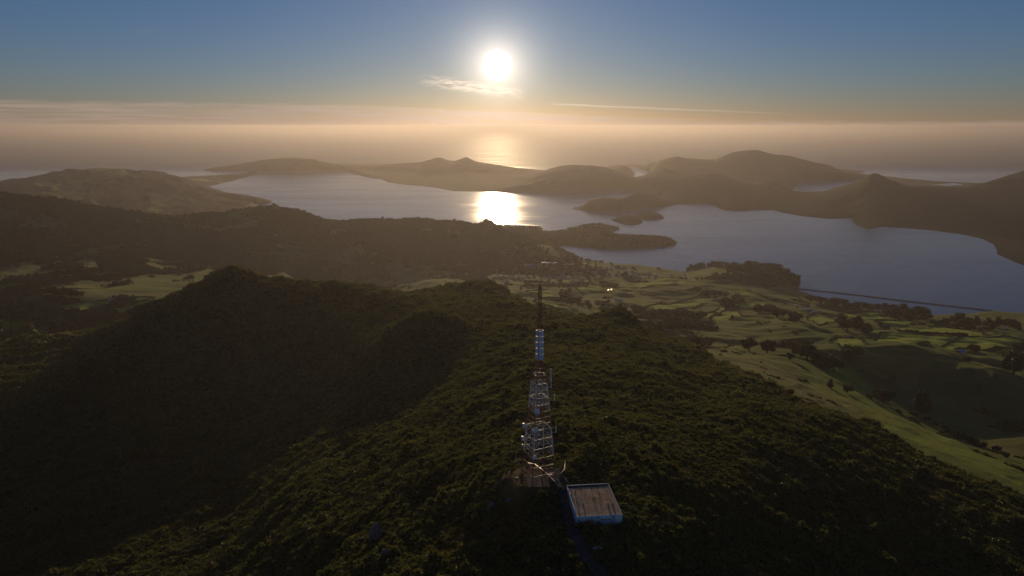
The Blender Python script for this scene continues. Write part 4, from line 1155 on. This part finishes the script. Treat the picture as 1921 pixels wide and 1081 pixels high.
wall_box('sign_board', 820, 862, 3.35, 3.75, M['dark_steel'], 0.06)
for c in (812, 868):
    MB().tube((on_wall(c), FY - 0.09, 0), (on_wall(c), FY - 0.09, TOPZ), 0.05, 6).build('drain_pipe', M['parapet'], bld)
wall_box('meter_box', 525, 548, 2.5, 3.3, M['dark_steel'], 0.22)
ld = MB()
for c in (1060, 1110): ld.tube((on_wall(c), FY - 0.4, -0.6), (on_wall(c), FY - 0.4, TOPZ + 0.9), 0.05, 5)
for i in range(16): ld.tube((on_wall(1060), FY - 0.4, -0.4 + i * 0.35), (on_wall(1110), FY - 0.4, -0.4 + i * 0.35), 0.035, 4)
for z_ in (0.5, 3.8):
    for c in (1060, 1110): ld.tube((on_wall(c), FY - 0.4, z_), (on_wall(c), FY, z_), 0.04, 4)
ld.build('roof_ladder', M['dark_steel'], bld)
st = MB(); a_ = on_wall(1040)
for i in range(7): st.box((a_ + 0.35 * i + 0.4, FY - 0.9, -0.15 - 0.26 * i), (0.4, 1.1, 0.12))
for s_ in (0, 1.1): st.tube((a_ + 0.2, FY - 0.35 - s_, 0.9), (a_ + 2.7, FY - 0.35 - s_, -0.9), 0.05, 5)
st.build('steps', M['galv'], bld)
po = MB()
for xx in (BW / 2 - 0.3,): po.tube((xx, FY - 0.35, -3.0), (xx, FY - 0.35, 0.2), 0.14, 6)
po.build('pile', M['parapet'], bld)

# ------------------------------------------------------------------ cable bridges from mast to building
def tray(px_line, hgts, r, label, posts):
    pts = []
    for (px, py), h in zip(px_line, hgts):
        g = ground(px, py + h * 3.6); pts.append(Vector((g[0], g[1], g[2] + h)))
    o = empty('cable_tray', (pts[0].x, pts[0].y, pts[0].z - hgts[0]))
    tag(o, label, 'cable tray')
    base = Vector(o.location)
    mb = MB()
    for a, b in zip(pts[:-1], pts[1:]):
        d = (b - a); n_ = Vector((-d.y, d.x, 0)).normalized() * r
        t = Vector((0, 0, 0.14))
        mb.add([a - n_ - base, a + n_ - base, b + n_ - base, b - n_ - base, a - n_ + t - base, a + n_ + t - base, b + n_ + t - base, b - n_ + t - base], [(0, 3, 2, 1), (4, 5, 6, 7), (0, 1, 5, 4), (1, 2, 6, 5), (2, 3, 7, 6), (3, 0, 4, 7)])
    mb.build('tray', M['galv'], o)
    for i in posts:
        p = pts[i]; MB().tube(p - base - Vector((0, 0, hgts[i] + 0.3)), p - base, 0.12, 6).build('post', M['galv'], o)
tray([(990, 868), (1003, 870), (1016, 880), (1028, 890), (1040, 903), (1048, 912)], [1.4] * 6, 0.2, 'pale cable tray bending from under the mast down across the concrete pad', (0, 2, 3, 5))
tray([(1043, 878), (1051, 886), (1059, 896), (1066, 905)], [1.6, 1.6, 1.8, 3.2], 0.18, 'grey cable tray running to the far left corner of the building', (0, 1, 2))
g0, g1, g2 = ground(1051, 891), ground(1059, 884), ground(1060, 874)
pl = MB(); b0 = Vector(g0)
pts = [Vector((0, 0, 0.4)), (Vector(g1) - b0) * 0.55 + Vector((0, 0, 0.9)), Vector(g1) - b0 + Vector((0, 0, 1.0)), Vector(g2) - b0 + Vector((0, 0, 1.8))]
pl.path(pts, 0.16, 6); pl.tube((0, 0, -0.3), (0, 0, 0.45), 0.2, 6); pl.tube(pts[3] - Vector((0, 0, 2.1)), pts[3], 0.2, 6); pl.box(tuple(pts[3] + Vector((0, 0, 0.25))), (0.7, 0.7, 0.8))
tag(pl.build('conduit', M['galv'], None, b0), 'curved pale conduit pipe ending at a small post box right of the mast', 'pipe')
g = ground(1033, 894)
jb = MB(); jb.box((0, 0, 0.5), (2.2, 0.9, 1.0)); jb.box((0, 0, 1.05), (2.4, 1.1, 0.12)); jb.tube((-1.0, 0, -0.3), (-1.0, 0, 1.6), 0.08, 5)
tag(jb.build('junction_box', M['galv'], None, g), 'low grey junction box where the cable tray meets the drive', 'junction box')
g = ground(969, 905)
eb = empty('instrument_post', g); tag(eb, 'small dark instrument post with blue panel in the orange dry clearing', 'instrument')
MB().tube((0, 0, -0.3), (0, 0, 2.2), 0.12, 6).build('post', M['dark_steel'], eb)
MB().box((0, 0, 2.2), (1.1, 0.8, 1.2)).build('cabinet', M['dark_steel'], eb)
MB().box((0, -0.46, 1.15), (1.0, 0.08, 0.7)).build('panel', M['blue_face'], eb)
# fence loop round the mast's left side
fp = [ground(*p) for p in ((985, 880), (974, 876), (967, 866), (968, 856), (974, 850))]
fe = empty('wire_fence', fp[0]); tag(fe, 'thin wire fence curving through bush left of the mast foot', 'fence')
fb0 = Vector(fp[0])
for p in fp: MB().tube(Vector(p) - fb0 - Vector((0, 0, 0.3)), Vector(p) - fb0 + Vector((0, 0, 2.0)), 0.09, 5).build('post', M['galv'], fe)
wr = MB()
for hh in (0.7, 1.3, 1.9): wr.path([Vector(p) - fb0 + Vector((0, 0, hh)) for p in fp], 0.035, 4)
wr.build('wire', M['galv'], fe)

# ------------------------------------------------------------------ rock outcrops
def rock(px, py, wpx, hpx, seed, label):
    g = ground(px, py); dep = math.sqrt(g[0] ** 2 + g[1] ** 2 + (CAM_Z - g[2]) ** 2)
    wd, ht = wpx / FPX * dep, hpx / FPX * dep
    v, f = ico(3); rng = np.random.default_rng(seed)
    ph = rng.uniform(0, 6.28, 9)
    d = 1 + 0.22 * np.sin(3 * v[:, 0] + ph[0]) * np.cos(3.5 * v[:, 2] + ph[1]) + 0.14 * np.abs(np.sin(6 * v[:, 1] + ph[2] + 4 * v[:, 2])) + 0.09 * np.sin(11 * v[:, 0] + ph[3]) * np.sin(9 * v[:, 2] + ph[4])
    crk = np.abs(((v[:, 0] * 2.3 + v[:, 2] * 3.1 + ph[5]) % 1.0) - 0.5) * 0.3 + np.abs(((v[:, 1] * 2.9 - v[:, 2] * 1.7 + v[:, 0] + ph[6]) % 1.0) - 0.5) * 0.3
    q = v * (d * (0.78 + crk))[:, None] * np.array([wd / 2, wd * 0.42, ht / 2])
    q[:, :2] *= (1.15 - 0.55 * (v[:, 2:3] * 0.5 + 0.5))
    q[:, 0] += q[:, 2] * 0.22
    o = MB().add(q + np.array([0, 0, ht * 0.25]), f).build('rock_outcrop', M['rock'], None, g)
    tag(o, label, 'rock')
rock(705, 1012, 24, 44, 3, 'tall dark grey rock outcrop on the sunlit foreground spur')
rock(722, 1045, 16, 22, 4, 'smaller rock beside the foot of the tall spur outcrop')
rock(921, 955, 13, 18, 5, 'small rounded grey rock in shaded bush below the dry clearing')
rock(955, 940, 12, 9, 6, 'flat pale rock just under the dry clearing')

# ------------------------------------------------------------------ parked car beside the drive
def car(px, py, rz, label):
    g = ground(px, py)
    c = empty('parked_car', (g[0], g[1], g[2] + 0.1), rz); tag(c, label, 'car')
    prof = [(-2.1, 0.35), (-2.1, 0.85), (-1.75, 0.98), (-1.15, 1.02), (-0.65, 1.48), (0.75, 1.50), (1.55, 1.05), (2.05, 0.95), (2.12, 0.4)]
    mb = MB(); n = len(prof)
    for s_ in (-0.86, 0.86): mb.v += [(x_, s_ * (0.86 if z_ > 1.2 else 1.0), z_) for x_, z_ in prof]
    mb.f = [(i, i + 1, n + i + 1, n + i) for i in range(n - 1)] + [tuple(range(n)), tuple(range(2 * n - 1, n - 1, -1)), (n - 1, 0, n, 2 * n - 1)]; mb.m = [0] * len(mb.f)
    mb.build('body', M['radome'], c)
    for s_ in (-1, 1):
        gl = MB(); gl.add([(-0.95, s_ * 0.868, 1.06), (1.3, s_ * 0.868, 1.06), (0.65, s_ * 0.775, 1.42), (-0.6, s_ * 0.775, 1.42)], [(0, 1, 2, 3) if s_ < 0 else (3, 2, 1, 0)])
        gl.build('side_window', M['glass'], c)
    MB().add([(-1.13, -0.7, 1.045), (-1.13, 0.7, 1.045), (-0.7, 0.62, 1.455), (-0.7, -0.62, 1.455)], [(0, 3, 2, 1)]).build('windscreen', M['glass'], c)
    for x_ in (-1.35, 1.35):
        for s_ in (-1, 1):
            w_ = MB().tube((x_, s_ * 0.66, 0.33), (x_, s_ * 0.9, 0.33), 0.33, 14).build('wheel', M['dark_steel'], c)
            MB().tube((x_, s_ * 0.88, 0.33), (x_, s_ * 0.915, 0.33), 0.2, 10).build('rim', M['galv'], w_)
car(1121, 1031, 0.12, 'pale car parked in the shade below the building')

# ------------------------------------------------------------------ trees one can tell apart
TREES = []
def tree(px, py, hpx, kind, label, group=None, wide=1.0):
    g = ground(px, py); dep = g[1] * CP + (CAM_Z - g[2]) * SP
    h = hpx / FPX * dep * 1.12
    t = empty('tree', g, random.uniform(0, 6.28)); t.scale = (h * wide, h * wide, h)
    link('crown', CROWNS[kind][0], t, (0, 0, -0.06)); link('trunk', CROWNS[kind][1], t)
    tag(t, label, 'tree', group); TREES.append(t)

def row(px0, py0, px1, py1, n, hpx, kinds, label, group, jx=3, jy=2, wide=1.1):
    for i in range(n):
        t = (i + 0.5) / n
        tree(px0 + (px1 - px0) * t + random.uniform(-jx, jx), py0 + (py1 - py0) * t + random.uniform(-jy, jy), hpx * random.uniform(0.75, 1.2), random.choice(kinds), label, group, wide * random.uniform(0.85, 1.2))

tree(1594, 678, 36, 'broad', 'broad dark round tree alone above the shaded gully slope', None, 1.35)
tree(1405, 660, 30, 'broad', 'large dark tree at the top of the rough pasture spur', None, 1.15)
tree(1439, 662, 27, 'round', 'lighter green tree right of the large dark spur-top tree', None, 1.25)
tree(1483, 676, 16, 'round', 'small round tree in front of the dark tree line', None, 1.1)
row(1488, 664, 1568, 700, 8, 30, ['broad', 'round'], 'dark tree in the thick line descending the pasture spur', 'dark tree line on the pasture spur', 2, 2, 1.25)
row(1288, 646, 1334, 652, 4, 20, ['round', 'broad'], 'dark tree in the clump where the bush meets pasture', 'trees at the bush corner', 2, 1, 1.3)
tree(1557, 727, 17, 'cone', 'small pointed tree at the start of the gully hedge', None, 1.2)
tree(1590, 737, 16, 'round', 'low dark tree beside the small pointed gully tree', None, 1.5)
tree(1657, 756, 30, 'broad', 'rounded tree halfway down the gully hedge', None, 1.25)
tree(1730, 776, 46, 'tall', 'tallest dark tree standing in the gully', None, 1.35)
tree(1767, 817, 10, 'round', 'tiny lone bush tree on the lit lower pasture', None, 1.2)
row(1680, 770, 1900, 865, 10, 12, ['round', 'broad'], 'low tree in the broken hedge along the lower gully', 'gully hedge trees', 6, 4, 1.4)
row(1572, 612, 1628, 626, 7, 24, ['broad', 'tall'], 'dark tree in the square copse between the paddocks', 'copse between the paddocks', 4, 4, 1.2)
row(1655, 592, 1742, 602, 11, 22, ['round', 'tall', 'broad'], 'dark tree in the belt on the shore bluff', 'trees on the shore bluff', 4, 4, 1.2)
row(1510, 566, 1650, 584, 16, 14, ['round', 'broad'], 'dark tree in the shoreline belt behind the causeway end', 'shoreline belt trees', 5, 3, 1.3)
row(1770, 606, 1921, 622, 14, 18, ['round', 'broad', 'tall'], 'dark tree in the wood near the right-hand shore', 'trees near the right-hand shore', 6, 5, 1.25)
tree(1827, 664, 20, 'broad', 'spreading tree behind the small blue-roofed farmhouse', None, 1.3)
tree(1814, 678, 10, 'round', 'low tree in front of the small blue-roofed farmhouse', None, 1.9)
tree(1868, 712, 13, 'round', 'small tree at the top edge of the shaded gully slope')
tree(1901, 702, 50, 'broad', 'large dark tree cut by the right picture edge', None, 1.1)
tree(1912, 668, 30, 'broad', 'dark tree behind the large one at the right picture edge', None, 1.0)
row(1682, 623, 1778, 629, 12, 6, ['round'], 'clipped hedge tree along the lower edge of the bright paddock', 'long paddock hedge', 1, 0.4, 1.8)
row(1784, 629, 1812, 631, 4, 6, ['round'], 'hedge tree right of the gap in the paddock hedge', 'short paddock hedge', 1, 0.4, 1.8)
row(1697, 611, 1738, 612, 5, 5, ['round'], 'hedge tree along the upper edge of the bright paddock', 'upper paddock hedge', 1, 0.4, 1.8)
row(1742, 607, 1800, 615, 7, 6, ['round'], 'hedge tree stepping down towards the shore wood', 'stepped paddock hedge', 1, 0.4, 1.7)
row(1188, 588, 1209, 592, 4, 18, ['tall', 'broad'], 'dark tree in the square shelter block in mid valley', 'square shelter block', 1, 1, 1.3)
row(1214, 597, 1322, 602, 12, 17, ['broad', 'round', 'tall'], 'dark tree in the long copse in mid valley', 'long copse in mid valley', 5, 4, 1.3)
row(1358, 576, 1378, 580, 3, 22, ['tall', 'broad'], 'tall dark tree among the brightest mid-valley fields', 'tall trees among bright fields', 2, 1, 1.2)
row(1308, 552, 1400, 566, 9, 14, ['broad', 'round'], 'dark tree in the belt above the bright mid-valley fields', 'belt above the bright fields', 5, 4, 1.3)
row(1052, 562, 1082, 574, 5, 15, ['broad', 'round'], 'dark tree in the clump right of the mast top', 'clump right of the mast top', 4, 3, 1.2)
row(1095, 570, 1150, 590, 7, 10, ['round', 'tall'], 'small tree scattered over the hazy fields near the mast', 'scattered valley trees', 8, 6, 1.2)
row(1415, 585, 1500, 604, 10, 18, ['broad', 'round'], 'dark tree in the wood left of the white sheds', 'wood left of the white sheds', 6, 5, 1.3)
row(1290, 506, 1340, 498, 6, 13, ['round', 'broad'], 'dark tree on the left end of the wooded headland crest', 'headland crest left trees', 3, 1, 1.2)
row(1345, 497, 1440, 502, 12, 13, ['round', 'broad', 'tall'], 'dark tree on the wooded headland crest', 'headland crest trees', 3, 1.5, 1.2)
row(1442, 506, 1498, 530, 9, 16, ['round', 'broad'], 'dark tree at the tip of the wooded headland', 'headland tip trees', 3, 2, 1.2)
# left valley
row(92, 553, 152, 558, 9, 16, ['broad', 'tall'], 'dark tree in the block wood of the left valley', 'block wood in the left valley', 4, 3, 1.2)
row(84, 566, 128, 572, 7, 16, ['broad', 'tall'], 'dark tree in the lower row of the left block wood', 'lower row of the left block wood', 3, 2, 1.2)
row(126, 567, 149, 568, 4, 9, ['round'], 'lighter hedge tree beside the left block wood', 'lighter hedge in the left valley', 1, 1, 1.3)
row(224, 570, 252, 572, 6, 15, ['tall', 'broad'], 'tree in the square shelterbelt beside the left farmhouse', 'shelterbelt beside the left farmhouse', 1, 1, 1.2)
row(238, 596, 292, 580, 7, 17, ['round', 'broad'], 'dark tree on the bush edge below the left valley fields', 'trees on the left bush edge', 2, 2, 1.25)
row(74, 604, 114, 596, 6, 20, ['broad', 'round'], 'pale-edged tree above the bright corner field', 'trees above the bright corner field', 4, 4, 1.2)
row(98, 620, 138, 620, 5, 18, ['broad', 'round'], 'dark tree at the foot of the left valley fields', 'trees at the foot of the left valley', 4, 3, 1.3)
row(0, 590, 50, 598, 6, 24, ['broad', 'tall'], 'dark tree at the left picture edge in the valley', 'trees at the left picture edge', 5, 5, 1.3)
tree(558, 537, 10, 'cone', 'small pointed tree standing on the skyline right of the knoll')
tree(913, 417, 8, 'broad', 'tree clump on the knoll silhouetted in the sun glint', None, 1.5)
print('trees', len(TREES))

# ------------------------------------------------------------------ hedges round the paddocks
def hedge(a, b, h, label, group):
    n = max(3, int(math.hypot(b[0] - a[0], b[1] - a[1]) / 4.0)); rng = np.random.default_rng(int(abs(a[0] * 7 + b[1])))
    a = np.array(a[:2]); b = np.array(b[:2]); t = (b - a) / np.linalg.norm(b - a); nr = np.array([-t[1], t[0]])
    o0 = (a[0], a[1], float(hgt(a[0], a[1]))); V = []; F = []
    for i in range(n + 1):
        p = a + (b - a) * i / n + nr * rng.normal() * 0.5
        hh = h * rng.uniform(0.6, 1.3); wd = h * rng.uniform(0.35, 0.6); zz = float(hgt(p[0], p[1])) - o0[2]
        for off, k in ((-1, -0.3), (-0.9, 0.55), (-0.2, 1.0), (0.5, 0.9), (1.0, 0.4), (1, -0.3)):
            q = p + nr * off * wd * rng.uniform(0.8, 1.2) - a; V.append((q[0], q[1], zz + hh * k))
    for i in range(n):
        for j in range(5):
            k = i * 6 + j; F.append((k, k + 6, k + 7, k + 1))
    o = MB().add(V, F).build('hedge', M['core'], None, o0); tag(o, label, 'hedge', group)
nh = 0
for qi, q in enumerate(SUNLIT_GREEN_PX):
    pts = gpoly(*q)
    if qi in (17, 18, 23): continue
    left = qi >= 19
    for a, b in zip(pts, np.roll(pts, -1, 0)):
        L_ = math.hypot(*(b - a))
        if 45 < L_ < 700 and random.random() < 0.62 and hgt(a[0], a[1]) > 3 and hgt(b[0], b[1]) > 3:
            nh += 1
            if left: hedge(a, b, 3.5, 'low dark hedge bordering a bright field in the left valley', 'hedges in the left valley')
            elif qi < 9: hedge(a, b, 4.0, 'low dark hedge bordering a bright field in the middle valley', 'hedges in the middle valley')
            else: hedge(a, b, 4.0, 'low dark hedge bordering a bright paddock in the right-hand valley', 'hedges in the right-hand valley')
print('hedges', nh)

# ------------------------------------------------------------------ houses
def house_mesh(name, w_, d_, h, pitch, wallm, roofm):
    mb = MB()
    mb.box((0, 0, h / 2 - 0.5), (w_, d_, h + 1.0), 0)
    r = pitch * d_ / 2; e = 0.5
    mb.add([(-w_ / 2 - e, -d_ / 2 - e, h - 0.1), (w_ / 2 + e, -d_ / 2 - e, h - 0.1), (w_ / 2 + e, 0, h + r), (-w_ / 2 - e, 0, h + r), (-w_ / 2 - e, d_ / 2 + e, h - 0.1), (w_ / 2 + e, d_ / 2 + e, h - 0.1)],
           [(0, 1, 2, 3), (3, 2, 5, 4), (0, 3, 4), (1, 5, 2), (0, 4, 5, 1)], 1)
    mb.box((w_ * 0.25, d_ * 0.1, h + r * 0.8), (0.8, 0.8, 1.8), 0)
    for sx in (-0.3, 0.05, 0.33):
        mb.box((w_ * sx, -d_ / 2 - 0.04, h * 0.5), (1.5, 0.1, 1.1), 2)
    return mb.mesh(name, wallm, roofm, M['glass'])
HM = [house_mesh('house', 12, 9, 3.2, 0.55, M['house_wall'], M[r]) for r in ('roof_red', 'roof_grey', 'roof_white', 'roof_grey')] + [house_mesh('house', 16, 10, 5.5, 0.45, M['house_wall'], M['roof_red'])]
def house(px, py, me, label, group=None, sc=1.0, rz=None, cat='house', name='house'):
    g = ground(px, py)
    if g[2] < 1.0: return
    o = link(name, me, None, (g[0], g[1], g[2] + 0.6), (0, 0, random.uniform(-0.8, 0.8) if rz is None else rz), (sc,) * 3)
    tag(o, label, cat, group)
town = [(885, 508, 1095, 499, 40, 'behind the mast top, nearest the dark ridge foot'), (900, 518, 1060, 515, 34, 'left of the mast top, middle rows'), (940, 527, 1120, 522, 34, 'just behind the mast tip, nearest rows'), (1085, 500, 1200, 508, 26, 'along the bay shore right of the mast'),
        (1100, 512, 1230, 520, 22, 'on the slope right of the mast below the bay'), (1180, 515, 1290, 522, 16, 'scattered towards the wooded headland')]
for (x0, y0, x1, y1, n, where) in town:
    for i in range(n):
        t = random.random()
        house(x0 + (x1 - x0) * t, y0 + (y1 - y0) * t + random.uniform(-5, 5), random.choice(HM), 'small pale town house ' + where, 'town houses ' + where, random.uniform(0.8, 1.25))
def glint_house(px, py, w_, d_, label, group=None):
    """low iron roof that happens to lean so that it throws the sun at the viewer"""
    g = ground(px, py)
    if g[2] < 1.0: return
    v = (Vector((0, 0, CAM_Z)) - Vector(g)).normalized(); n_ = (v + SUN_DIR).normalized()
    mb = MB(); h = 4.2
    zz = lambda x_, y_: h - (n_.x * x_ + n_.y * y_) / n_.z
    cs = [(-w_ / 2, -d_ / 2), (w_ / 2, -d_ / 2), (w_ / 2, d_ / 2), (-w_ / 2, d_ / 2)]
    mb.add([(x_, y_, -1.5) for x_, y_ in cs] + [(x_, y_, zz(x_, y_)) for x_, y_ in cs], [(0, 1, 5, 4), (1, 2, 6, 5), (2, 3, 7, 6), (3, 0, 4, 7)], 0)
    e = 1.06; mb.add([(x_ * e, y_ * e, zz(x_ * e, y_ * e) + 0.05) for x_, y_ in cs] + [(x_ * e, y_ * e, zz(x_ * e, y_ * e) + 0.2) for x_, y_ in cs], [(4, 5, 6, 7), (3, 2, 1, 0), (0, 1, 5, 4), (1, 2, 6, 5), (2, 3, 7, 6), (3, 0, 4, 7)], 1)
    mb.box((0, -d_ / 2 - 0.05, 1.2), (w_ * 0.3, 0.1, 1.4), 2)
    tag(mb.build('house', [M['house_wall'], M['roof_shine'], M['glass']], None, (g[0], g[1], g[2] + 0.5)), label, 'house', group)
shine = house_mesh('house', 15, 10, 3.4, 0.07, M['house_wall'], M['roof_shine'])
shed = house_mesh('shed', 26, 12, 4.5, 0.06, M['house_wall'], M['roof_shine'])
glint_house(1038, 521, 7, 9, 'brightest sun-glinting roof in the town right of the mast top')
glint_house(1141, 546, 5, 7, 'left of the pair of glinting roofs in the mid valley')
glint_house(1147, 545, 5, 7, 'right of the pair of glinting roofs in the mid valley')
glint_house(1179, 551, 3.5, 4, 'single small glinting roof right of the glinting pair')
for i, (px, py) in enumerate(((1050, 514), (1058, 513), (1063, 515), (1045, 522), (1088, 497), (1098, 496), (1228, 515), (890, 543), (834, 545))):
    glint_house(px, py, random.uniform(2.5, 4), random.uniform(2.5, 4), 'small house with glinting pale roof among the town houses', 'glinting town roofs')
ware = house_mesh('warehouse', 60, 26, 8, 0.12, M['house_wall'], M['roof_blue'])
house(985, 500, ware, 'long low blue-roofed warehouse at the left of the town waterfront', None, 1.3, 0.05, 'warehouse', 'warehouse')
house(1030, 497, ware, 'long blue-roofed warehouse nearest the bay shore', None, 1.5, -0.05, 'warehouse', 'warehouse')
house(1066, 499, ware, 'short blue-grey warehouse right of the long waterfront one', None, 0.9, 0.1, 'warehouse', 'warehouse')
house(1160, 565, house_mesh('house', 22, 14, 5, 0.25, M['house_wall'], M['roof_blue']), 'blue-roofed farm building alone in mid valley', None, 1.3, 0.1)
house(1802, 662, house_mesh('house', 14, 10, 3.5, 0.5, M['house_wall'], M['roof_blue']), 'small blue-roofed farmhouse in the right-hand fields', None, 1.2, 0.3)
house(209, 563, house_mesh('house', 18, 10, 4, 0.45, M['house_wall'], M['roof_grey']), 'grey-roofed farmhouse between fields of the left valley', None, 1.1, 0.2)
house(220, 560, house_mesh('house', 12, 7, 4, 0.3, M['house_wall'], M['roof_white']), 'white-walled barn behind the left valley farmhouse', None, 1.0, 0.2)
house(1660, 615, house_mesh('house', 22, 14, 6, 0.5, M['dark_steel'], M['roof_red']), 'dark barn at the left end of the bright paddock', None, 1.2, 0.2)
gh = house_mesh('glasshouse', 34, 9, 2.6, 0.2, M['house_wall'], M['roof_white'])
for i, (px, py) in enumerate(((1493, 573), (1504, 577), (1515, 581), (1527, 586))):
    house(px, py, gh, ('farthest', 'second farthest', 'second nearest', 'nearest')[i] + ' of four white glasshouse sheds in the right-hand valley', 'white sheds in the right-hand valley', 0.9, 0.25, 'shed', 'glasshouse')
house(1700, 580, house_mesh('house', 20, 10, 4, 0.3, M['house_wall'], M['roof_white']), 'pale farm shed at the edge of the tan paddock', None, 1.0, 0.1)
for i, (px, py) in enumerate(((1852, 601), (1885, 617), (1905, 605))):
    house(px, py, HM[2], ('left', 'middle', 'right')[i] + ' of three white houses among trees by the right-hand shore', 'white houses by the right-hand shore', 1.1)

# ------------------------------------------------------------------ wharf cranes and wharf
def crane(px, py, label):
    w_ = at_sea(px, py); c = empty('gantry_crane', (w_[0], w_[1], 2.0), 0.3); tag(c, label, 'crane', None)
    for sx in (-9, 9):
        for sy in (-8, 8):
            MB().tube((sx, sy, -4), (sx * 0.8, sy * 0.9, 42), 1.0, 6).build('leg', M['dark_steel'], c)
    b = MB()
    for sx in (-1, 1): b.tube((sx * 7.4, -7.4, 40), (sx * 7.4, 7.4, 40), 0.9, 5)
    for sy in (-7.4, 7.4): b.tube((-7.4, sy, 40), (7.4, sy, 40), 0.9, 5); b.tube((-8.5, sy, 18), (8.5, sy, 18), 0.8, 5)
    b.build('portal_frame', M['dark_steel'], c)
    MB().tube((0, 0, 40), (0, 0, 66), 1.0, 6, 0.6).build('apex_mast', M['dark_steel'], c)
    MB().tube((0, 4, 44), (3, -14, 84), 1.0, 6).build('raised_boom', M['dark_steel'], c)
    MB().box((0, 8, 44), (7, 8, 6)).build('machine_house', M['house_wall'], c)
crane(777, 420.5, 'left of two gantry cranes on the skyline left of the sun glint')
crane(784, 420.5, 'right of two gantry cranes on the skyline left of the sun glint')
wx0, wx1 = at_sea(935, 423), at_sea(1012, 427)
wf = MB(); a, b = Vector((*wx0, 0)), Vector((*wx1, 0)); d = b - a
wf.box((0, 0, 0.5), (d.length, 70, 5)); wo_ = wf.build('wharf', M['concrete'], None, (a + b) / 2); wo_.rotation_euler.z = math.atan2(d.y, d.x)
tag(wo_, 'flat concrete wharf along the water right of the sun glint', 'wharf')
wr_ = MB(); wr_.box((0, 0, 9), (190, 34, 12)); wr_.box((0, 0, 15.4), (194, 38, 0.8)); whs = wr_.build('wharf_shed', M['roof_white'], None, ((a + b) / 2 + d * 0.22) + Vector((0, 0, 0))); whs.rotation_euler.z = math.atan2(d.y, d.x)
tag(whs, 'long pale shed on the wharf right of the sun glint', 'shed')

# ------------------------------------------------------------------ causeway across the near water
ca = [at_sea(*p) for p in ((1484, 541), (1540, 546.5), (1600, 553), (1680, 563), (1760, 572), (1830, 580), (1862, 584))]
V = []; F = []
for i, p in enumerate(ca):
    q0 = np.array(ca[max(i - 1, 0)]); q1 = np.array(ca[min(i + 1, len(ca) - 1)]); t = (q1 - q0) / np.linalg.norm(q1 - q0); n_ = np.array([-t[1], t[0]])
    for off, z_ in ((-9, -3), (-5, 3.6), (5, 3.6), (9, -3)): V.append((*(np.array(p) + n_ * off), z_))
for i in range(len(ca) - 1):
    for c in range(3): k = i * 4 + c; F.append((k, k + 4, k + 5, k + 1))
co_ = MB().add(V, F).build('causeway', M['rock']); co_['kind'] = 'structure'
# surf along the ocean beaches
for line in (((1600, 325), (1625, 326.4), (1650, 328.8), (1680, 332), (1710, 335.4), (1760, 339.5), (1800, 341.6)), ((1130, 313.4), (1150, 314.3), (1165, 316.2))):
    pts = [at_sea(*p) for p in line]; V = []; F = []
    for i, p in enumerate(pts):
        wob = random.uniform(30, 110)
        V += [(p[0], p[1] - 40, 0.35), (p[0], p[1] + wob, 0.35)]
    for i in range(len(pts) - 1): F.append((2 * i, 2 * i + 2, 2 * i + 3, 2 * i + 1))
    o = MB().add(V, F).build('surf', M['roof_white']); o['kind'] = 'structure'

# ------------------------------------------------------------------ haze
def make_haze(dens=3.1e-5, g=0.56, col=(0.62, 0.575, 0.565)):
    me = bpy.data.meshes.new('haze')
    x0, x1, y0, y1, z0, z1 = -125000, 125000, -6000, 155000, -13.5, 900
    me.from_pydata([(x0, y0, z0), (x1, y0, z0), (x1, y1, z0), (x0, y1, z0), (x0, y0, z1), (x1, y0, z1), (x1, y1, z1), (x0, y1, z1)], [],
                   [(0, 3, 2, 1), (4, 5, 6, 7), (0, 1, 5, 4), (1, 2, 6, 5), (2, 3, 7, 6), (3, 0, 4, 7)])
    o = bpy.data.objects.new('haze', me); C.objects.link(o)
    o['kind'] = 'stuff'; o['label'] = 'thin golden haze filling the air over harbour and hills'; o['category'] = 'haze'
    m = bpy.data.materials.new('haze'); m.use_nodes = True
    t = m.node_tree; t.nodes.clear()
    out = t.nodes.new('ShaderNodeOutputMaterial'); v = t.nodes.new('ShaderNodeVolumePrincipled')
    v.inputs['Color'].default_value = (*col, 1); v.inputs['Density'].default_value = dens; v.inputs['Anisotropy'].default_value = g
    t.links.new(v.outputs[0], out.inputs['Volume'])
    me.materials.append(m)
    return o
make_haze()
